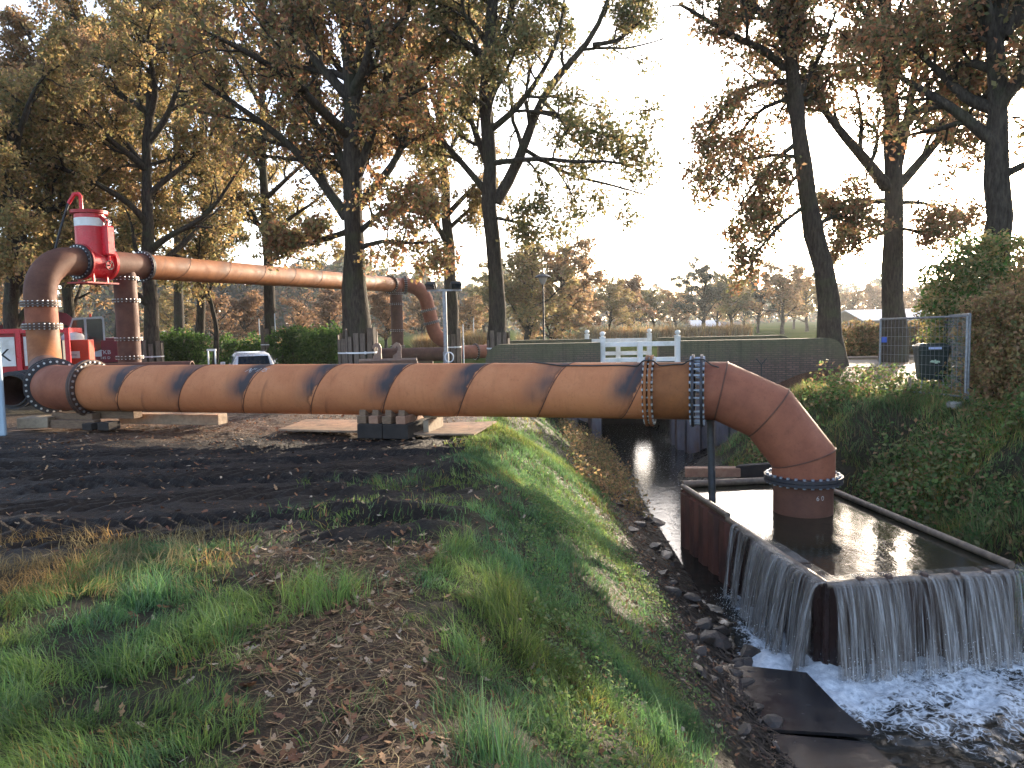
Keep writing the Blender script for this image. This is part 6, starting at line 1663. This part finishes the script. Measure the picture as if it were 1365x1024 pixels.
loft([[kp(x, y, z) for x, z in ((-w, .94), (-wt, zt_ - .06), (-wt * .85, zt_), (wt * .85, zt_), (wt, zt_ - .06), (w, .94))] for y, w, wt, zt_ in ((-2.0, .80, .74, .97), (-1.72, .82, .64, 1.40), (-1.5, .82, .62, 1.49), (-.6, .83, .62, 1.52), (.3, .83, .62, 1.47), (1.0, .82, .70, .97))], "cabin", M_CARPAINT, car)
rw = [kp(-.60, -1.955, 1.02), kp(.60, -1.955, 1.02), kp(.55, -1.745, 1.36), kp(-.55, -1.745, 1.36)]
MB().prism(rw, Vector(Mc @ Vector((0, -.02, 0))) + Vector((0, 0, .01))).build("rear_window", M_GLASS, car)
MB().prism([kp(-.62, .92, 1.02), kp(.62, .92, 1.02), kp(.55, .38, 1.40), kp(-.55, .38, 1.40)], Vector(Mc @ Vector((0, .03, 0))) + Vector((0, 0, .02))).build("windscreen", M_GLASS, car)
for sx in (-1, 1):
    for y0_, y1_ in ((-1.5, -.55), (-.45, .55)):
        MB().prism([kp(sx * .822, y0_, 1.0), kp(sx * .822, y1_ + (.25 if y1_ > 0 else 0), 1.0), kp(sx * .70, y1_ - .05, 1.36), kp(sx * .70, y0_ + .05, 1.36)], Vector(Mc @ Vector((sx * .018, 0, 0)))).build("side_window", M_GLASS, car)
    for y in (-1.3, 1.35):
        w = MB().lathe(kp(sx * .92, y, .32), [(.32, -.1), (.32, .1)], 20, Mc @ Vector((1, 0, 0))).build("tyre", M_BLACK, car, smooth=40)
        MB().lathe(kp(sx * 1.0, y, .32), [(.2, -.02), (.2, .026)], 16, Mc @ Vector((1, 0, 0))).build("rim", M_GALV, w, smooth=40)
    MB().box(kp(sx * .72, -2.08, .86), (.22, .08, .16), Mc, bev=.02).build("tail_light", M_RED, car)
    MB().box(kp(sx * 1.0, .62, 1.02), (.2, .12, .13), Mc, bev=.03).build("mirror", M_CARPAINT, car)
    MB().bar(kp(sx * .56, -1.4, 1.55), kp(sx * .56, .2, 1.53), .03, .03).build("roof_rail", M_BLACK, car)
# ditch bucket with two coupling hooks, lying behind the pipeline
c0 = at(515, 481, 20.5)
bkt = empty("ditch_bucket", (c0[0], c0[1], -.1), "rusty wide ditch bucket with two upright coupling hooks behind the pipeline", "bucket")
M_BK = simple("bare_bucket_steel", (.22, .15, .11), (.14, .10, .085), 7, .6, .2)
zt = c0[2]
hw = .80
prof = [(-.45, -.05), (.05, -.12), (.42, .1), (.5, .45), (.3, zt - .02), (.24, zt - .04), (.42, .42), (.34, .16), (.03, -.05), (-.45, .0)]
MB().prism([(c0[0] - hw, c0[1] + y, z) for y, z in prof], (2 * hw, 0, 0)).build("shell", M_BK, bkt)
for sx in (-1, 1): MB().prism([(c0[0] + sx * (hw - .01), c0[1] + y, z) for y, z in prof[:5] + [(-.2, zt * .5)]], (.03, 0, 0)).build("side_plate", M_BK, bkt)
MB().tube([(c0[0] - hw, c0[1] + .27, zt), (c0[0] + hw, c0[1] + .27, zt)], .05, 12).build("top_tube", M_BK, bkt, smooth=50)
for dx in (-.29, .26):
    hk = [(-.10, 0), (.10, 0), (.09, .12), (.10, .24), (.06, .32), (-.02, .34), (-.09, .29), (-.10, .22), (-.05, .22), (-.03, .26), (.01, .26), (.03, .21), (0, .13), (-.08, .08)]
    MB().prism([(c0[0] + dx + x, c0[1] + .22, zt + .03 + z) for x, z in [(a_ * 1.25, b_ * 1.35) for a_, b_ in hk]], (0, .08, 0)).build("hook", M_BK, bkt)
yb = at(1015, 500, 22.9); yt = at(1015, 486, 22.9)
tag(MB().tube([yb - V(0, 0, 1.0), yt], .02, 8).tube([yt, at(1008, 478, 22.9)], .018, 8).tube([yt, at(1022, 478, 22.9)], .018, 8).build("forked_rod", M_BLACK, smooth=50), "thin black Y-shaped rod standing before the right wing wall", "rod")
# far barns
def barn(label, u0, u1, Y_, ve, vr, mroof, mwall, dep=12):
    a, b = at(u0, ve, Y_), at(u1, ve, Y_); rz_ = at(u0, vr, Y_)[2]; ze = a[2]; zb_ = zg(a[0], a[1]) - .2
    root = empty("barn", (a[0], a[1], zb_), label, "building")
    MB().box(((a[0] + b[0]) / 2, Y_ + dep / 2, (ze + zb_) / 2), (b[0] - a[0], dep, ze - zb_)).build("wall", mwall, root)
    rf = MB(); e = .5
    x0_, x1_ = a[0] - e, b[0] + e
    rf.prism([(x0_, Y_ - e, ze), (x0_, Y_ + dep / 2, rz_), (x0_, Y_ + dep + e, ze), (x0_, Y_ + dep + e, ze + .15), (x0_, Y_ + dep / 2, rz_ + .17), (x0_, Y_ - e, ze + .15)], (x1_ - x0_, 0, 0)); rf.build("roof", mroof, root)
    k = max(2, int((b[0] - a[0]) / 4))
    for i in range(k):
        x_ = a[0] + (b[0] - a[0]) * (i + .5) / k
        MB().box((x_, Y_ - .02, zb_ + (ze - zb_) * .55), (1.2, .06, (ze - zb_) * .4)).build("window", M_GLASS, root)
    return root
M_ROOFG = simple("pale_roof_sheet", (.42, .44, .48), (.34, .36, .40), 1, .5, 0, .05)
M_ROOFD = simple("dark_roof_tile", (.10, .09, .09), (.07, .065, .06), 2, .8)
barn("long pale grey barn roof behind the right oaks", 1152, 1252, 120, 428, 414, M_ROOFG, M_ROOFD)
barn("white roofed shed far beyond the field trees", 925, 960, 190, 436, 428, M_ROOFG, M_WHITE, 9)
barn("grey roofed house far beyond the field, right of the white shed", 968, 990, 200, 437, 430, M_ROOFD, M_WHITE, 9)
M_HOUSE = simple("house_roof_tiles", (.25, .11, .07), (.18, .08, .05), 2, .8)
# path behind the fence
pa, pb, pc_, pd_ = at(1120, 476, 29.5), at(1250, 474, 29.5), at(1250, 470, 31), at(1120, 471, 31)
pv = [(x_, y_, zg(x_, y_) + .03) for y_ in (29.6, 30.9) for x_ in np.linspace(11, 34, 12)]
tag(MB().add(pv, [(i, i + 1, i + 13, i + 12) for i in range(11)]).build("path", simple("sandy_path", (.30, .22, .15), (.22, .16, .11), 3, .9)), kind='structure')

# ------------------------------------------------------------------ air: thin autumn haze over the whole place
hm = NT("haze"); hv = hm.n("VolumePrincipled")
hv.inputs['Color'].default_value = (.86, .90, .95, 1); hv.inputs['Density'].default_value = .00022; hv.inputs['Anisotropy'].default_value = .55
hm.l(hv.outputs[0], hm.out.inputs['Volume'])
hz_o = MB().box((0, 690, 17.5), (1760, 1600, 43)).build("haze", hm.m)
tag(hz_o, "thin pale autumn haze over the fields", "haze", kind='stuff')
